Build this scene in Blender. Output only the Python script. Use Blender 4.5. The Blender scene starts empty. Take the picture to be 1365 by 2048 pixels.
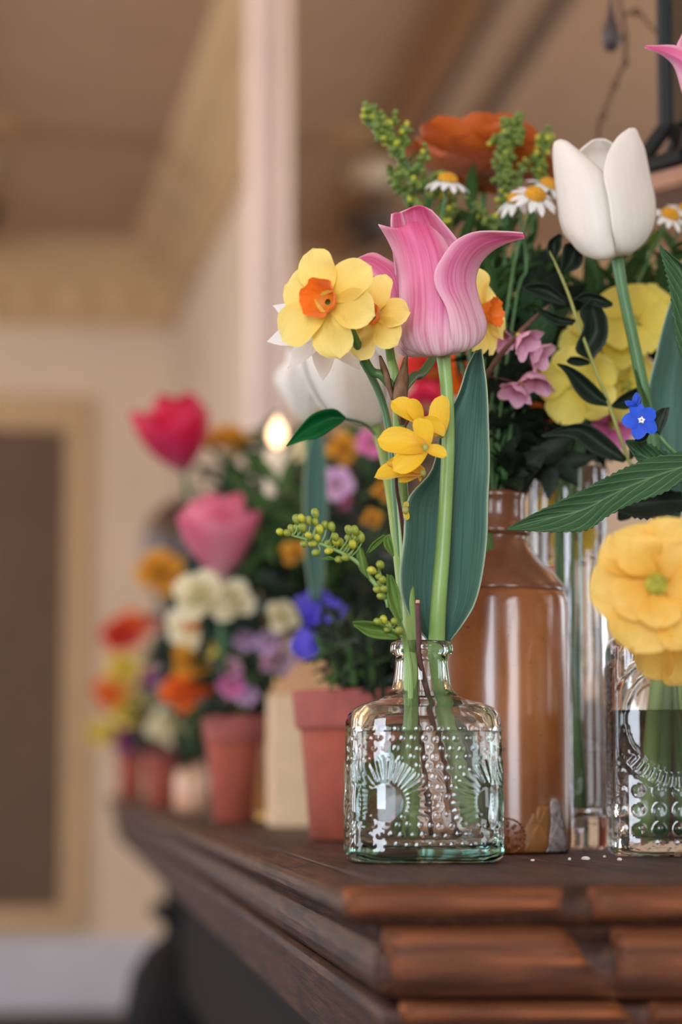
import bpy, bmesh, math, random
from mathutils import Vector, Matrix
random.seed(7)
R = math.radians
SC = bpy.context.scene
COL = SC.collection

# ------------------------------------------------------------------ camera
ZS = 1.150                      # height of the shelf top
CAM = Vector((0.0, 0.0, ZS + 0.0384))
F_PX = 85.0 / 36.0 * 2048
PITCH = math.atan(532 / F_PX)
YAW = math.atan(572.5 / F_PX * math.cos(PITCH))
cam_d = bpy.data.cameras.new('camera')
cam_d.sensor_fit = 'VERTICAL'; cam_d.sensor_height = 36.0; cam_d.lens = 85.0
cam_d.clip_start = 0.02; cam_d.clip_end = 60
cam_d.dof.use_dof = True; cam_d.dof.focus_distance = 1.13; cam_d.dof.aperture_fstop = 5.6
cam_o = bpy.data.objects.new('camera', cam_d); COL.objects.link(cam_o)
cam_o.location = CAM
cam_o.rotation_euler = (math.pi / 2 + PITCH, 0, -YAW)
SC.camera = cam_o
CR = cam_o.rotation_euler.to_matrix()

# ------------------------------------------------------------------ world, lights, exposure
w = bpy.data.worlds.new('world'); SC.world = w; w.use_nodes = True
w.node_tree.nodes['Background'].inputs[0].default_value = (0.75, 0.87, 1.0, 1)
w.node_tree.nodes['Background'].inputs[1].default_value = 0.6
SC.view_settings.view_transform = 'Standard'; SC.view_settings.look = 'None'
SC.view_settings.gamma = 1.0; SC.view_settings.use_curve_mapping = False
SC.view_settings.exposure = 0.0
SC.cycles.use_denoising = True
SC.cycles.max_bounces = 14; SC.cycles.transmission_bounces = 12; SC.cycles.transparent_max_bounces = 12
SC.cycles.sample_clamp_indirect = 6.0

def area(name, loc, rot, sx, sy, power, col):
    l = bpy.data.lights.new(name, 'AREA'); l.shape = 'RECTANGLE'; l.size = sx; l.size_y = sy
    l.energy = power; l.color = col
    o = bpy.data.objects.new(name, l); COL.objects.link(o); o.location = loc; o.rotation_euler = rot
    return o
DAY = (0.80, 0.89, 1.0)
# daylight through the sash window behind the camera and the windows of the long left wall
area('daylight_back_window', (-1.05, -3.30, 2.05), (R(-90), 0, 0), 1.5, 2.4, 190, DAY).rotation_euler = (R(90), 0, 0)
for yy in (0.9, 4.6, 8.3):
    area('daylight_side_window', (-4.55, yy, 2.0), (R(90), 0, R(-90)), 1.5, 2.4, 95, DAY)

# ------------------------------------------------------------------ helpers
def at(px, py, Y):
    """world point on the plane y = Y that the photograph shows at (px, py)"""
    d = CR @ Vector(((px - 682.5) / F_PX, -(py - 1024) / F_PX, -1.0))
    return CAM + d * (Y / d.y)
def ppm(Y): return F_PX / (Y * 0.993)
def lin(c):
    c = c / 255.0
    return c / 12.92 if c <= 0.04045 else ((c + 0.055) / 1.055) ** 2.4
def rgb(r, g, b, k=1.0): return (lin(r) * k, lin(g) * k, lin(b) * k, 1.0)

class N:
    """tiny node-graph helper"""
    def __init__(s, name):
        s.m = bpy.data.materials.new(name); s.m.use_nodes = True
        s.t = s.m.node_tree; s.b = s.t.nodes['Principled BSDF']; s.out = s.t.nodes['Material Output']
    def n(s, typ, **kw):
        nd = s.t.nodes.new(typ)
        for k, v in kw.items():
            if k[0] == 'i' and k[1:].isdigit(): s.put(nd.inputs[int(k[1:])], v)
            else: setattr(nd, k, v)
        return nd
    def put(s, sock, v):
        if isinstance(v, bpy.types.NodeSocket): s.t.links.new(v, sock)
        else: sock.default_value = v
    def set(s, **kw):
        for k, v in kw.items(): s.put(s.b.inputs[k.replace('_', ' ')], v)
    def ramp(s, fac, stops):
        r = s.n('ShaderNodeValToRGB'); e = r.color_ramp.elements
        while len(e) < len(stops): e.new(0.5)
        for i, (p, c) in enumerate(stops): e[i].position = p; e[i].color = c
        s.put(r.inputs[0], fac); return r.outputs[0]
    def mix(s, fac, a, b, mode='MIX'):
        x = s.n('ShaderNodeMix', data_type='RGBA', blend_type=mode)
        s.put(x.inputs[0], fac); s.put(x.inputs[6], a); s.put(x.inputs[7], b); return x.outputs[2]
    def math(s, op, a, b=0.0):
        x = s.n('ShaderNodeMath', operation=op); s.put(x.inputs[0], a); s.put(x.inputs[1], b); return x.outputs[0]
    def coord(s, kind='Object'): return s.n('ShaderNodeTexCoord').outputs[kind]
    def mapping(s, vec, scale=(1, 1, 1), rot=(0, 0, 0)):
        x = s.n('ShaderNodeMapping'); s.put(x.inputs[0], vec); x.inputs['Scale'].default_value = scale
        x.inputs['Rotation'].default_value = rot; return x.outputs[0]
    def noise(s, vec, scale=5.0, detail=4.0, rough=0.55, dist=0.0):
        x = s.n('ShaderNodeTexNoise'); s.put(x.inputs['Vector'], vec)
        x.inputs['Scale'].default_value = scale; x.inputs['Detail'].default_value = detail
        x.inputs['Roughness'].default_value = rough; x.inputs['Distortion'].default_value = dist
        return x.outputs[0]
    def bump(s, h, strength=0.3, dist=0.001):
        x = s.n('ShaderNodeBump'); x.inputs['Strength'].default_value = strength
        x.inputs['Distance'].default_value = dist; s.put(x.inputs['Height'], h)
        s.t.links.new(x.outputs[0], s.b.inputs['Normal']); return x.outputs[0]
    def translucent(s, col, amt):
        tr = s.n('ShaderNodeBsdfTranslucent'); s.put(tr.inputs[0], col)
        mx = s.n('ShaderNodeMixShader'); mx.inputs[0].default_value = amt
        s.t.links.new(s.b.outputs[0], mx.inputs[1]); s.t.links.new(tr.outputs[0], mx.inputs[2])
        s.t.links.new(mx.outputs[0], s.out.inputs[0])

def mat_plain(name, c, rough=0.5, var=0.12, scale=30, bump=0.0, spec=0.5, c2=None, transl=0.0):
    k = N(name); f = k.noise(k.coord(), scale)
    b = c2 or tuple(x * (1 - 2.2 * var) for x in c[:3]) + (1,)
    a = c if c2 else tuple(min(1, x * (1 + var)) for x in c[:3]) + (1,)
    col = k.ramp(f, [(0.3, b), (0.7, a)])
    k.set(Base_Color=col, Roughness=rough, Specular_IOR_Level=spec)
    if bump: k.bump(f, bump)
    if transl: k.translucent(col, transl)
    return k.m

def mat_petal(name, base, mid, tip, streak=None, amt=0.5, edge=None, eamt=0.5, transl=0.3, rough=0.5, stops=(0.02, 0.35, 1.0), sx=34, bump=0.25):
    k = N(name); uv = k.coord('UV')
    sep = k.n('ShaderNodeSeparateXYZ'); k.put(sep.inputs[0], uv); u, v = sep.outputs[0], sep.outputs[1]
    wob = k.noise(k.mapping(uv, (3, 2, 1)), 2.0, 2)
    vv = k.math('ADD', v, k.math('MULTIPLY', k.math('SUBTRACT', wob, 0.5), 0.16))
    col = k.ramp(vv, [(stops[0], base), (stops[1], mid), (stops[2], tip)])
    st = k.noise(k.mapping(uv, (sx, 1.6, 1)), 1.0, 5, 0.6)
    if streak:
        f = k.math('MULTIPLY', k.ramp(st, [(0.42, (0, 0, 0, 1)), (0.68, (1, 1, 1, 1))]), amt)
        col = k.mix(f, col, streak)
    if edge:
        e = k.math('MULTIPLY', k.math('ABSOLUTE', k.math('SUBTRACT', u, 0.5)), 2.0)
        f = k.math('MULTIPLY', k.ramp(e, [(0.45, (0, 0, 0, 1)), (1.0, (1, 1, 1, 1))]), eamt)
        col = k.mix(f, col, edge)
    k.set(Base_Color=col, Roughness=rough, Specular_IOR_Level=0.35, Sheen_Weight=0.15)
    if bump: k.bump(st, bump, 0.0006)
    if transl: k.translucent(col, transl)
    return k.m

def mat_leaf(name, c, c2, vein, rough=0.45, ribs=0, transl=0.18, var=0.5, bump=0.3):
    k = N(name); uv = k.coord('UV')
    sep = k.n('ShaderNodeSeparateXYZ'); k.put(sep.inputs[0], uv)
    e = k.math('ABSOLUTE', k.math('SUBTRACT', sep.outputs[0], 0.5))
    f = k.noise(k.mapping(uv, (26 if ribs else 4, 2, 1)), 1.5, 5)
    col = k.ramp(f, [(0.32, c2), (0.72, c)])
    if ribs >= 2:      # side veins running obliquely from the midrib
        wv = k.math('SINE', k.math('MULTIPLY', k.math('SUBTRACT', sep.outputs[1], k.math('MULTIPLY', e, 0.75)), ribs * 6.283))
        vf = k.ramp(wv, [(0.86, (0, 0, 0, 1)), (0.99, (1, 1, 1, 1))])
        col = k.mix(k.math('MULTIPLY', vf, 0.45), col, vein)
        h = wv
    else: h = f
    mid = k.ramp(e, [(0.0, (1, 1, 1, 1)), (0.035, (0, 0, 0, 1))])
    if ribs != 1: col = k.mix(k.math('MULTIPLY', mid, 0.6), col, vein)
    else:
        rim = k.ramp(e, [(0.475, (0, 0, 0, 1)), (0.5, (1, 1, 1, 1))]); col = k.mix(rim, col, vein)
    k.set(Base_Color=col, Roughness=rough + 0.1, Specular_IOR_Level=0.2)
    k.bump(h, bump, 0.0006)
    if transl: k.translucent(col, transl)
    return k.m

def mat_glass(name, tint, rough=0.0, ior=1.5, body=None, dens=0.0):
    k = N(name); k.set(Base_Color=tint, Roughness=rough, IOR=ior, Transmission_Weight=1.0)
    if body:       # tint that deepens with the thickness of the glass
        v = k.n('ShaderNodeVolumeAbsorption'); v.inputs[0].default_value = body; v.inputs[1].default_value = dens
        k.t.links.new(v.outputs[0], k.out.inputs['Volume'])
    return k.m

def mat_wood(name, dark, light, axis, rough=0.38, gs=1.0, bump=0.35):
    """oak: grain stretched along axis 0 (x) or 1 (y)"""
    k = N(name); co = k.coord()
    sc = [700 * gs] * 3; sc[axis] = 16.0 * gs
    f = k.noise(k.mapping(co, tuple(sc)), 1.0, 6, 0.65, 0.6)
    sc2 = [130 * gs] * 3; sc2[axis] = 9.0 * gs
    g = k.noise(k.mapping(co, tuple(sc2)), 1.0, 4, 0.6, 1.2)
    col = k.mix(k.ramp(f, [(0.35, (0, 0, 0, 1)), (0.7, (1, 1, 1, 1))]), dark, light)
    col = k.mix(k.ramp(g, [(0.36, (0, 0, 0, 1)), (0.62, (0.92, 0.92, 0.92, 1))]), col, dark)
    k.set(Base_Color=col, Specular_IOR_Level=0.22)
    k.put(k.b.inputs['Roughness'], k.math('ADD', k.math('MULTIPLY', g, 0.3), rough - 0.1))
    k.bump(f, bump, 0.0008)
    return k.m

# ---- objects.  WM keeps every object's world matrix so that parts can be parented without an update
WM = {}
def link(o, parent=None, world=None):
    COL.objects.link(o)
    world = world if world is not None else Matrix.Identity(4)
    WM[o.name] = world
    if parent is not None:
        o.parent = parent; o.matrix_basis = WM[parent.name].inverted() @ world
    else: o.matrix_basis = world
    return o
def tag(o, label=None, cat=None, group=None, kind=None):
    if label: o['label'] = label
    if cat: o['category'] = cat
    if group: o['group'] = group
    if kind: o['kind'] = kind
    return o
def thing(name, label, cat, loc, group=None):
    o = bpy.data.objects.new(name, None); o.empty_display_size = 0.02
    link(o, None, Matrix.Translation(loc)); return tag(o, label, cat, group)
def mesh(name, vs, fs, mats, uvs=None, smooth=True, mi=None):
    me = bpy.data.meshes.new(name); me.from_pydata([tuple(v) for v in vs], [], fs)
    for m in (mats if isinstance(mats, (list, tuple)) else [mats]): me.materials.append(m)
    if uvs:
        ul = me.uv_layers.new(name='UVMap')
        flat = []
        for l in me.loops: flat.extend(uvs[l.vertex_index])
        ul.data.foreach_set('uv', flat)
    if smooth: me.polygons.foreach_set('use_smooth', [True] * len(me.polygons))
    if mi: me.polygons.foreach_set('material_index', mi)
    me.update(); return me
def put(name, me, parent=None, world=None):
    return link(bpy.data.objects.new(name, me), parent, world)
def add(name, data, m, parent=None, smooth=True, solid=0.0):
    """data = (verts, faces[, uvs]) in world space; the object's origin is moved to its centre"""
    vs = [Vector(v) for v in data[0]]
    c = sum(vs, Vector()) / len(vs)
    me = mesh(name, [v - c for v in vs], data[1], m, data[2] if len(data) > 2 else None, smooth)
    o = put(name, me, parent, Matrix.Translation(c))
    if solid:
        md = o.modifiers.new('thickness', 'SOLIDIFY'); md.thickness = solid; md.offset = 0
    return o

# ---- geometry
def cr(P, n):
    """Catmull-Rom resampling of a list of tuples/vectors to n points"""
    P = [Vector(p) for p in P]
    if len(P) == 2: return [P[0].lerp(P[1], i / (n - 1)) for i in range(n)]
    Q = [2 * P[0] - P[1]] + P + [2 * P[-1] - P[-2]]
    out = []
    for i in range(n):
        t = i / (n - 1) * (len(P) - 1); k = min(int(t), len(P) - 2); t -= k
        a, b, c, d = Q[k:k + 4]
        out.append(0.5 * (2 * b + (c - a) * t + (2 * a - 5 * b + 4 * c - d) * t * t + (3 * b - a - 3 * c + d) * t ** 3))
    return out
def tube(pts, rads, seg=10, n=24, cap=True):
    C = cr(pts, n); rr = cr([(r, 0, 0) for r in rads], n) if len(rads) > 1 else [Vector((rads[0], 0, 0))] * n
    vs, fs, uv = [], [], []
    t0 = (C[1] - C[0]).normalized(); x = t0.orthogonal().normalized()
    for i, c in enumerate(C):
        t = (C[min(i + 1, n - 1)] - C[max(i - 1, 0)]).normalized()
        x = (x - t * x.dot(t)).normalized(); y = t.cross(x)
        for j in range(seg):
            a = 2 * math.pi * j / seg
            vs.append(c + (x * math.cos(a) + y * math.sin(a)) * max(rr[i].x, 1e-5)); uv.append((j / seg, i / (n - 1)))
    for i in range(n - 1):
        for j in range(seg):
            k = (j + 1) % seg
            fs.append((i * seg + j, i * seg + k, (i + 1) * seg + k, (i + 1) * seg + j))
    if cap: fs += [tuple(range(seg))[::-1], tuple((n - 1) * seg + j for j in range(seg))]
    return vs, fs, uv
def grid(rows, uv=None):
    n, m = len(rows), len(rows[0])
    vs = [p for r in rows for p in r]
    fs = [(i * m + j, i * m + j + 1, (i + 1) * m + j + 1, (i + 1) * m + j) for i in range(n - 1) for j in range(m - 1)]
    return vs, fs, uv or [(j / (m - 1), i / (n - 1)) for i in range(n) for j in range(m)]
def patch(rows, Y, n=16, m=11):
    """rows of (px, py, depth offset in cm) control points -> smooth curved surface in world space"""
    W = [cr([at(p[0], p[1], Y + p[2] / 100.0) for p in r], m) for r in rows]
    cols = [cr([w_[j] for w_ in W], n) for j in range(m)]
    return grid([[cols[j][i] for j in range(m)] for i in range(n)])
def lathe(prof, seg=48, c=(0, 0, 0), close=True, fn=None):
    """prof = [(r, z)]; fn(theta, i, r, z) -> (r, z) may disturb it"""
    vs, fs, uv = [], [], []; n = len(prof)
    for i, (r, z) in enumerate(prof):
        for j in range(seg):
            a = 2 * math.pi * j / seg
            r2, z2 = fn(a, i, r, z) if fn else (r, z)
            vs.append((c[0] + r2 * math.cos(a), c[1] + r2 * math.sin(a), c[2] + z2)); uv.append((j / seg, i / (n - 1)))
    for i in range(n - 1):
        for j in range(seg):
            k = (j + 1) % seg; fs.append((i * seg + j, i * seg + k, (i + 1) * seg + k, (i + 1) * seg + j))
    if close: fs += [tuple(range(seg))[::-1], tuple((n - 1) * seg + j for j in range(seg))]
    return vs, fs, uv
def box(x0, x1, y0, y1, z0, z1, b=0.0):
    if not b:
        v = [(x, y, z) for z in (z0, z1) for y in (y0, y1) for x in (x0, x1)]
        return v, [(0, 2, 3, 1), (4, 5, 7, 6), (0, 1, 5, 4), (2, 6, 7, 3), (0, 4, 6, 2), (1, 3, 7, 5)]
    bm = bmesh.new(); bmesh.ops.create_cube(bm, size=1.0)
    for v in bm.verts:
        v.co = Vector(((x0 + x1) / 2 + v.co.x * (x1 - x0), (y0 + y1) / 2 + v.co.y * (y1 - y0), (z0 + z1) / 2 + v.co.z * (z1 - z0)))
    bmesh.ops.bevel(bm, geom=bm.edges[:], offset=b, segments=2, profile=0.6, affect='EDGES')
    bm.verts.index_update()
    out = [v.co.copy() for v in bm.verts], [tuple(v.index for v in f.verts) for f in bm.faces]
    bm.free(); return out
def frame(pos, d, n=(0, 0, 1), s=1.0):
    """matrix whose local +Y points along d and +Z towards n"""
    y = Vector(d).normalized(); z = Vector(n); z = z - y * z.dot(y)
    if z.length < 1e-4: z = y.orthogonal()
    z.normalize(); x = y.cross(z)
    M = Matrix((x * s, y * s, z * s)).transposed().to_4x4(); M.translation = Vector(pos); return M
def axisframe(pos, a, s=1.0, spin=0.0):
    """matrix whose local +Z points along a"""
    z = Vector(a).normalized(); x = z.orthogonal().normalized(); y = z.cross(x)
    M = Matrix((x * s, y * s, z * s)).transposed().to_4x4() @ Matrix.Rotation(spin, 4, 'Z'); M.translation = Vector(pos); return M
SHAPES = {
    'lance': lambda u: (math.sin(math.pi * min(1, u * 0.97 + 0.03) ** 0.75)) ** 0.9,
    'ovate': lambda u: max(0.0, math.sin(math.pi * (u * 0.985 + 0.012) ** 0.62)) ** 0.8,
    'obov': lambda u: max(0.0, math.sin(math.pi * (0.04 + 0.955 * u) ** 1.7)) ** 0.7 * 0.97 + 0.03 * (1 - u),
    'strap': lambda u: min(1.0, 0.35 + 2.2 * u) * (1 - max(0, (u - 0.45) / 0.55) ** 2.6) + 0.001,
    'petal': lambda u: (0.28 + 0.72 * math.sin(min(1, u * 1.35) * math.pi / 2)) * (1 - max(0, (u - 0.62) / 0.38) ** 2.6) + 0.002,
    'broad': lambda u: (0.42 + 0.58 * math.sin(min(1, u * 1.9) * math.pi / 2)) * (1 - max(0, (u - 0.5) / 0.5) ** 3.2) ** 0.75 + 0.004,
    'round': lambda u: max(0.02, math.sin(math.pi * (0.05 + 0.93 * u) ** 0.9)) ** 0.55,
}
def leaf(L, Wd, shape='lance', bend=0.5, cup=0.2, n=9, m=5, wave=0.0, notch=0.0, twist=0.0, serr=0.0, fold=0.0, ph=0.0):
    """leaf or petal: base at the origin, along +Y, upper side +Z"""
    rows = []; y = z = 0.0; f = SHAPES[shape]
    for i in range(n):
        u = i / (n - 1); th = bend * u
        if i: y += L / (n - 1) * math.cos(th - bend / (n - 1) / 2); z -= L / (n - 1) * math.sin(th - bend / (n - 1) / 2)
        hw = Wd / 2 * f(u)
        if serr and i % 2 and 0 < i < n - 1: hw *= 1 - serr
        row = []
        for j in range(m):
            s = 2 * j / (m - 1) - 1
            x = s * hw; lift = cup * hw * s * s + fold * hw * abs(s) + wave * Wd * math.sin(u * 9 + s * 2.3 + ph) * abs(s)
            yy = y - notch * L * max(0, u - 0.7) / 0.3 * (1 - abs(s)) ** 1.5
            tw = twist * u
            row.append((x * math.cos(tw), yy + lift * math.sin(th), z + lift * math.cos(th) + x * math.sin(tw)))
        rows.append(row)
    return grid(rows)
CACHE = {}
def cached(key, fn, m):
    if key not in CACHE:
        d = fn(); CACHE[key] = mesh(key.split('|')[0], d[0], d[1], m, d[2] if len(d) > 2 else None)
    return CACHE[key]
def ball(r=1.0, seg=10, rings=7, sz=1.0, top=1.0):
    prof = []
    for i in range(rings):
        a = math.pi * (i + 0.02) / (rings - 0.96) - math.pi / 2
        prof.append((max(1e-5, r * math.cos(a)), r * sz * math.sin(a) * (top if a > 0 else 1)))
    return lathe(prof, seg)

# ------------------------------------------------------------------ room
YF, YB, XL, ZC = 12.0, -3.6, -4.8, ZS + 0.0384 + 2.645
M_wall = mat_plain('wall_paint', rgb(226, 206, 182), 0.75, 0.03, 3)
M_cream = mat_plain('cream_plaster', rgb(206, 174, 134), 0.7, 0.03, 5)
M_ceil = mat_plain('ceiling_paint', rgb(190, 158, 130), 0.8, 0.03, 2)
M_strip = mat_plain('pale_pink_woodwork', rgb(232, 208, 196), 0.5, 0.03, 5)
M_panel = mat_plain('brown_panel', rgb(104, 80, 62), 0.6, 0.08, 2)
M_floor = mat_wood('floor_boards_wood', rgb(52, 38, 32), rgb(82, 60, 48), 1)
M_beamdark = mat_plain('beam_shadow_and_trim_paint', rgb(112, 92, 76), 0.7, 0.05, 4)  # brown for the beam's painted groove shadow and the wall's panel trim
M_bronze = mat_plain('dark_bronze', rgb(62, 52, 44), 0.4, 0.1, 20)

def struct(name, data, m, smooth=False): return tag(add(name, data, m, None, smooth), kind='structure')
struct('floor', box(XL - 0.1, 1.3, YB - 0.1, YF + 0.1, -0.1, 0.0), M_floor)
struct('ceiling', box(XL - 0.1, 1.3, YB - 0.1, YF + 0.1, ZC, ZC + 0.1), M_ceil)
wf = struct('wall_far', box(XL - 0.1, 1.3, YF, YF + 0.1, 0, ZC), M_wall)
def holed_wall(name, span, openings, mk):
    """wall pieces round its openings, one mesh"""
    vs, fs = [], []
    def q(a0, a1, z0, z1):
        d = mk(a0, a1, z0, z1); k = len(vs); vs.extend(d[0]); fs.extend([tuple(i + k for i in f) for f in d[1]])
    a = span[0]
    for (o0, o1, z0, z1) in openings:
        q(a, o0, 0, ZC); q(o0, o1, 0, z0); q(o0, o1, z1, ZC); a = o1
    q(a, span[1], 0, ZC)
    return struct(name, (vs, fs), M_wall)
holed_wall('wall_back', (XL - 0.1, 1.3), [(-1.85, -0.25, 0.8, 3.3)], lambda a0, a1, z0, z1: box(a0, a1, YB - 0.1, YB, z0, z1))
holed_wall('wall_left', (YB, YF), [(0.1, 1.7, 0.75, 3.25), (3.8, 5.4, 0.75, 3.25), (7.5, 9.1, 0.75, 3.25)],
           lambda a0, a1, z0, z1: box(XL - 0.1, XL, a0, a1, z0, z1))
def sash(name, o, u, L0, L1, z0, z1, nx=3, nz=5):
    """glazing bars of a sash window; u is the direction along the wall"""
    root = thing(name, None, None, o + u * ((L0 + L1) / 2) + Vector((0, 0, z0))); tag(root, kind='structure')
    def bar(nm, a0, a1, b0, b1, t=0.03):
        p = [o + u * a0 + Vector((0, 0, b0)), o + u * a1 + Vector((0, 0, b1))]
        n = u.cross(Vector((0, 0, 1))) * t
        lo, hi = p[0] - n, p[1] + n
        add(nm, box(*sorted((lo.x, hi.x)), *sorted((lo.y, hi.y)), lo.z, hi.z), M_strip, root, False)
    for i in range(nx + 1):
        a = L0 + (L1 - L0) * i / nx; w_ = 0.05 if i in (0, nx) else 0.022
        bar('stile' if i in (0, nx) else 'glazing_bar', a - w_, a + w_, z0, z1)
    for i in range(nz + 1):
        b = z0 + (z1 - z0) * i / nz; w_ = 0.05 if i in (0, nz) else 0.022
        bar('rail' if i in (0, nz) else 'glazing_bar', L0, L1, b - w_, b + w_)
sash('window_1', Vector((0, YB + 0.05, 0)), Vector((1, 0, 0)), -1.85, -0.25, 0.8, 3.3)
for i, (a, b) in enumerate(((0.1, 1.7), (3.8, 5.4), (7.5, 9.1))):
    sash('window_%d' % (i + 2), Vector((XL - 0.05, 0, 0)), Vector((0, 1, 0)), a, b, 0.75, 3.25)

# right wall beyond the chimney breast, a little out of parallel with it, and the chimney breast that carries the mirror
def wx(Y): return at(345, 700, YF).x + (YF - Y) * 0.042
rw = struct('wall_right', ([(wx(YF), YF, 0), (wx(4.9), 4.9, 0), (1.3, 4.9, 0), (1.3, YF, 0),
                       (wx(YF), YF, ZC), (wx(4.9), 4.9, ZC), (1.3, 4.9, ZC), (1.3, YF, ZC)],
                      [(0, 1, 5, 4), (1, 2, 6, 5), (2, 3, 7, 6), (3, 0, 4, 7), (0, 3, 2, 1), (4, 5, 6, 7)]), M_wall)
XM = 0.450
struct('wall_chimney_breast', box(XM + 0.012, 1.3, YB, 5.25, 0, ZC), M_wall)

# dark recessed panel in the far wall with its pale architrave
xr = at(128, 1300, YF).x; zt = at(100, 862, YF).z; zb = at(100, 1815, YF).z; xl = xr - 1.15
d1 = thing('door_1', None, None, (xr - 0.6, YF, zb)); tag(d1, kind='structure')
add('door_panel', box(xl, xr, YF - 0.02, YF + 0.02, zb, zt), M_panel, d1, False)
tw = 0.105
for nm, b_ in (('architrave', box(xr, xr + tw, YF - 0.06, YF + 0.01, zb - tw, zt + tw * 1.6, 0.012)),
               ('architrave', box(xl - tw, xl, YF - 0.06, YF + 0.01, zb - tw, zt + tw * 1.6, 0.012)),
               ('architrave', box(xl, xr, YF - 0.06, YF + 0.01, zt, zt + tw * 1.6, 0.012)),
               ('architrave', box(xl, xr, YF - 0.06, YF + 0.01, zb - tw, zb, 0.012))):
    add(nm, b_, M_cream, d1, False)
M_dado = mat_plain('pale_dado_paint', rgb(205, 208, 220), 0.45, 0.03, 4)
struct('trim_dado', box(XL, wx(YF), YF - 0.035, YF, 0.06, zb - tw - 0.04, 0.01), M_dado)
struct('baseboard_far', box(XL, wx(YF), YF - 0.05, YF, 0.0, 0.055), M_floor)

# plaster cornices: far wall and right wall, with roundels
zc0 = at(100, 655, YF).z
def cornice(name, P0, P1, inward):
    """moulded strip from P0 to P1 under the ceiling; inward = unit vector into the room"""
    prof = [(0.0, zc0), (0.03, zc0), (0.035, zc0 + 0.04), (0.015, zc0 + 0.06), (0.02, zc0 + 0.22), (0.06, zc0 + 0.25), (0.075, zc0 + 0.29),
            (0.16, zc0 + 0.34), (0.2, zc0 + 0.37), (0.21, ZC), (0.0, ZC)]
    vs, fs = [], []
    for P in (P0, P1):
        for o, z in prof: vs.append((P.x + inward.x * o, P.y + inward.y * o, z))
    n = len(prof)
    for i in range(n): fs.append((i, (i + 1) % n, n + (i + 1) % n, n + i))
    fs += [tuple(range(n))[::-1], tuple(range(n, 2 * n))]
    return struct(name, (vs, fs), M_cream)
c1 = cornice('trim_cornice_far', Vector((XL, YF, 0)), Vector((wx(YF), YF, 0)), Vector((0, -1, 0)))
rose_me = cached('roundel', lambda: lathe([(0.001, 0.024), (0.02, 0.022), (0.026, 0.012), (0.036, 0.018), (0.05, 0.02), (0.058, 0.01), (0.06, 0.0)], 20), M_cream)
x0 = at(165, 585, YF).x
for i in range(14):
    put('roundel', rose_me, c1, axisframe((x0 + 0.23 * (1 - i), YF - 0.018, zc0 + 0.14), (0, -1, 0)))
c2 = cornice('trim_cornice_right', Vector((wx(YF), YF, 0)), Vector((wx(4.95), 4.95, 0)), Vector((-1, -0.042, 0)).normalized())
for i in range(22):
    Y_ = YF - 0.5 - i * 0.3
    put('roundel', rose_me, c2, axisframe((wx(Y_) - 0.018, Y_, zc0 + 0.14), (-1, 0, 0)))

# ceiling beam with two dark strips painted as groove shadow, seen in the mirror
bm_ = struct('trim_ceiling_beam', box(-0.84, -0.46, 2.0, YF - 0.2, ZC - 0.09, ZC, 0.015), M_ceil)
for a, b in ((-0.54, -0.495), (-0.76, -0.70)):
    add('beam_shadow_strip', box(a, b, 2.0, YF - 0.21, ZC - 0.1, ZC - 0.085), M_beamdark, bm_, False)

# overmantel mirror with its pale end pilaster
M_mirror = N('mirror_silver'); M_mirror.set(Base_Color=(0.86, 0.84, 0.80, 1), Metallic=1.0, Roughness=0.015); M_mirror = M_mirror.m
mr = thing('overmantel_mirror', 'tall overmantel mirror with pale pilaster frame standing along the back of the shelf', 'mirror', (XM, 2.6, ZS))
add('mirror_glass', box(XM, XM + 0.01, 0.3, 5.16, ZS + 0.001, 3.55), M_mirror, mr, False)
px0 = at(492, 500, 5.15).x
add('frame_stile', box(px0 + 0.012, XM + 0.012, 5.15, 5.32, ZS + 0.001, ZC - 0.003, 0.012), M_strip, mr, False)
add('frame_bead', tube([(px0 + 0.022, 5.145, ZS + 0.01), (px0 + 0.022, 5.145, ZC - 0.01)], [0.014], 12, 3), M_strip, mr)
add('frame_rail', box(XM - 0.03, XM + 0.012, 0.25, 5.15, 3.55, 3.65, 0.01), M_strip, mr, False)

# pendant lamps under the ceiling; the lit ones are added unseen to warm the ceiling
M_shade = mat_plain('alabaster_shade', rgb(228, 214, 190), 0.5, 0.05, 12, transl=0.4)
def pendant(loc, label, power):
    r = thing('pendant_lamp', label, 'lamp', (loc[0], loc[1], ZC), 'pendant lamps under the ceiling')
    add('ceiling_rose', lathe([(0.001, -0.05), (0.05, -0.05), (0.09, -0.02), (0.17, -0.015), (0.2, 0.0)], 28, (loc[0], loc[1], ZC)), M_cream, r)
    add('rod', tube([(loc[0], loc[1], ZC - 0.04), (loc[0], loc[1], ZC - 0.3)], [0.012], 8, 3), M_bronze, r)
    add('shade', lathe([(0.05, -0.22), (0.09, -0.2), (0.11, -0.12), (0.105, -0.12), (0.085, -0.19), (0.05, -0.21)], 28, (loc[0], loc[1], ZC), False), M_shade, r)
    add('bowl', lathe([(0.002, -0.5), (0.03, -0.48), (0.05, -0.46), (0.08, -0.44), (0.12, -0.38), (0.125, -0.34), (0.12, -0.34), (0.075, -0.42), (0.03, -0.44), (0.012, -0.3)], 28, (loc[0], loc[1], ZC), False), M_bronze, r)
    if power:
        l = bpy.data.lights.new('warm_fill_light', 'POINT'); l.energy = power; l.color = (1.0, 0.66, 0.36); l.shadow_soft_size = 0.07
        o = bpy.data.objects.new('warm_fill_light', l); link(o, r, Matrix.Translation((loc[0], loc[1], ZC - 0.29)))
xx = 2 * XM - at(740, 400, 9.7).x
pendant((xx, 9.7), 'dark bronze pendant lamp with pale shade, reflected in the mirror', 0)
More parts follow.
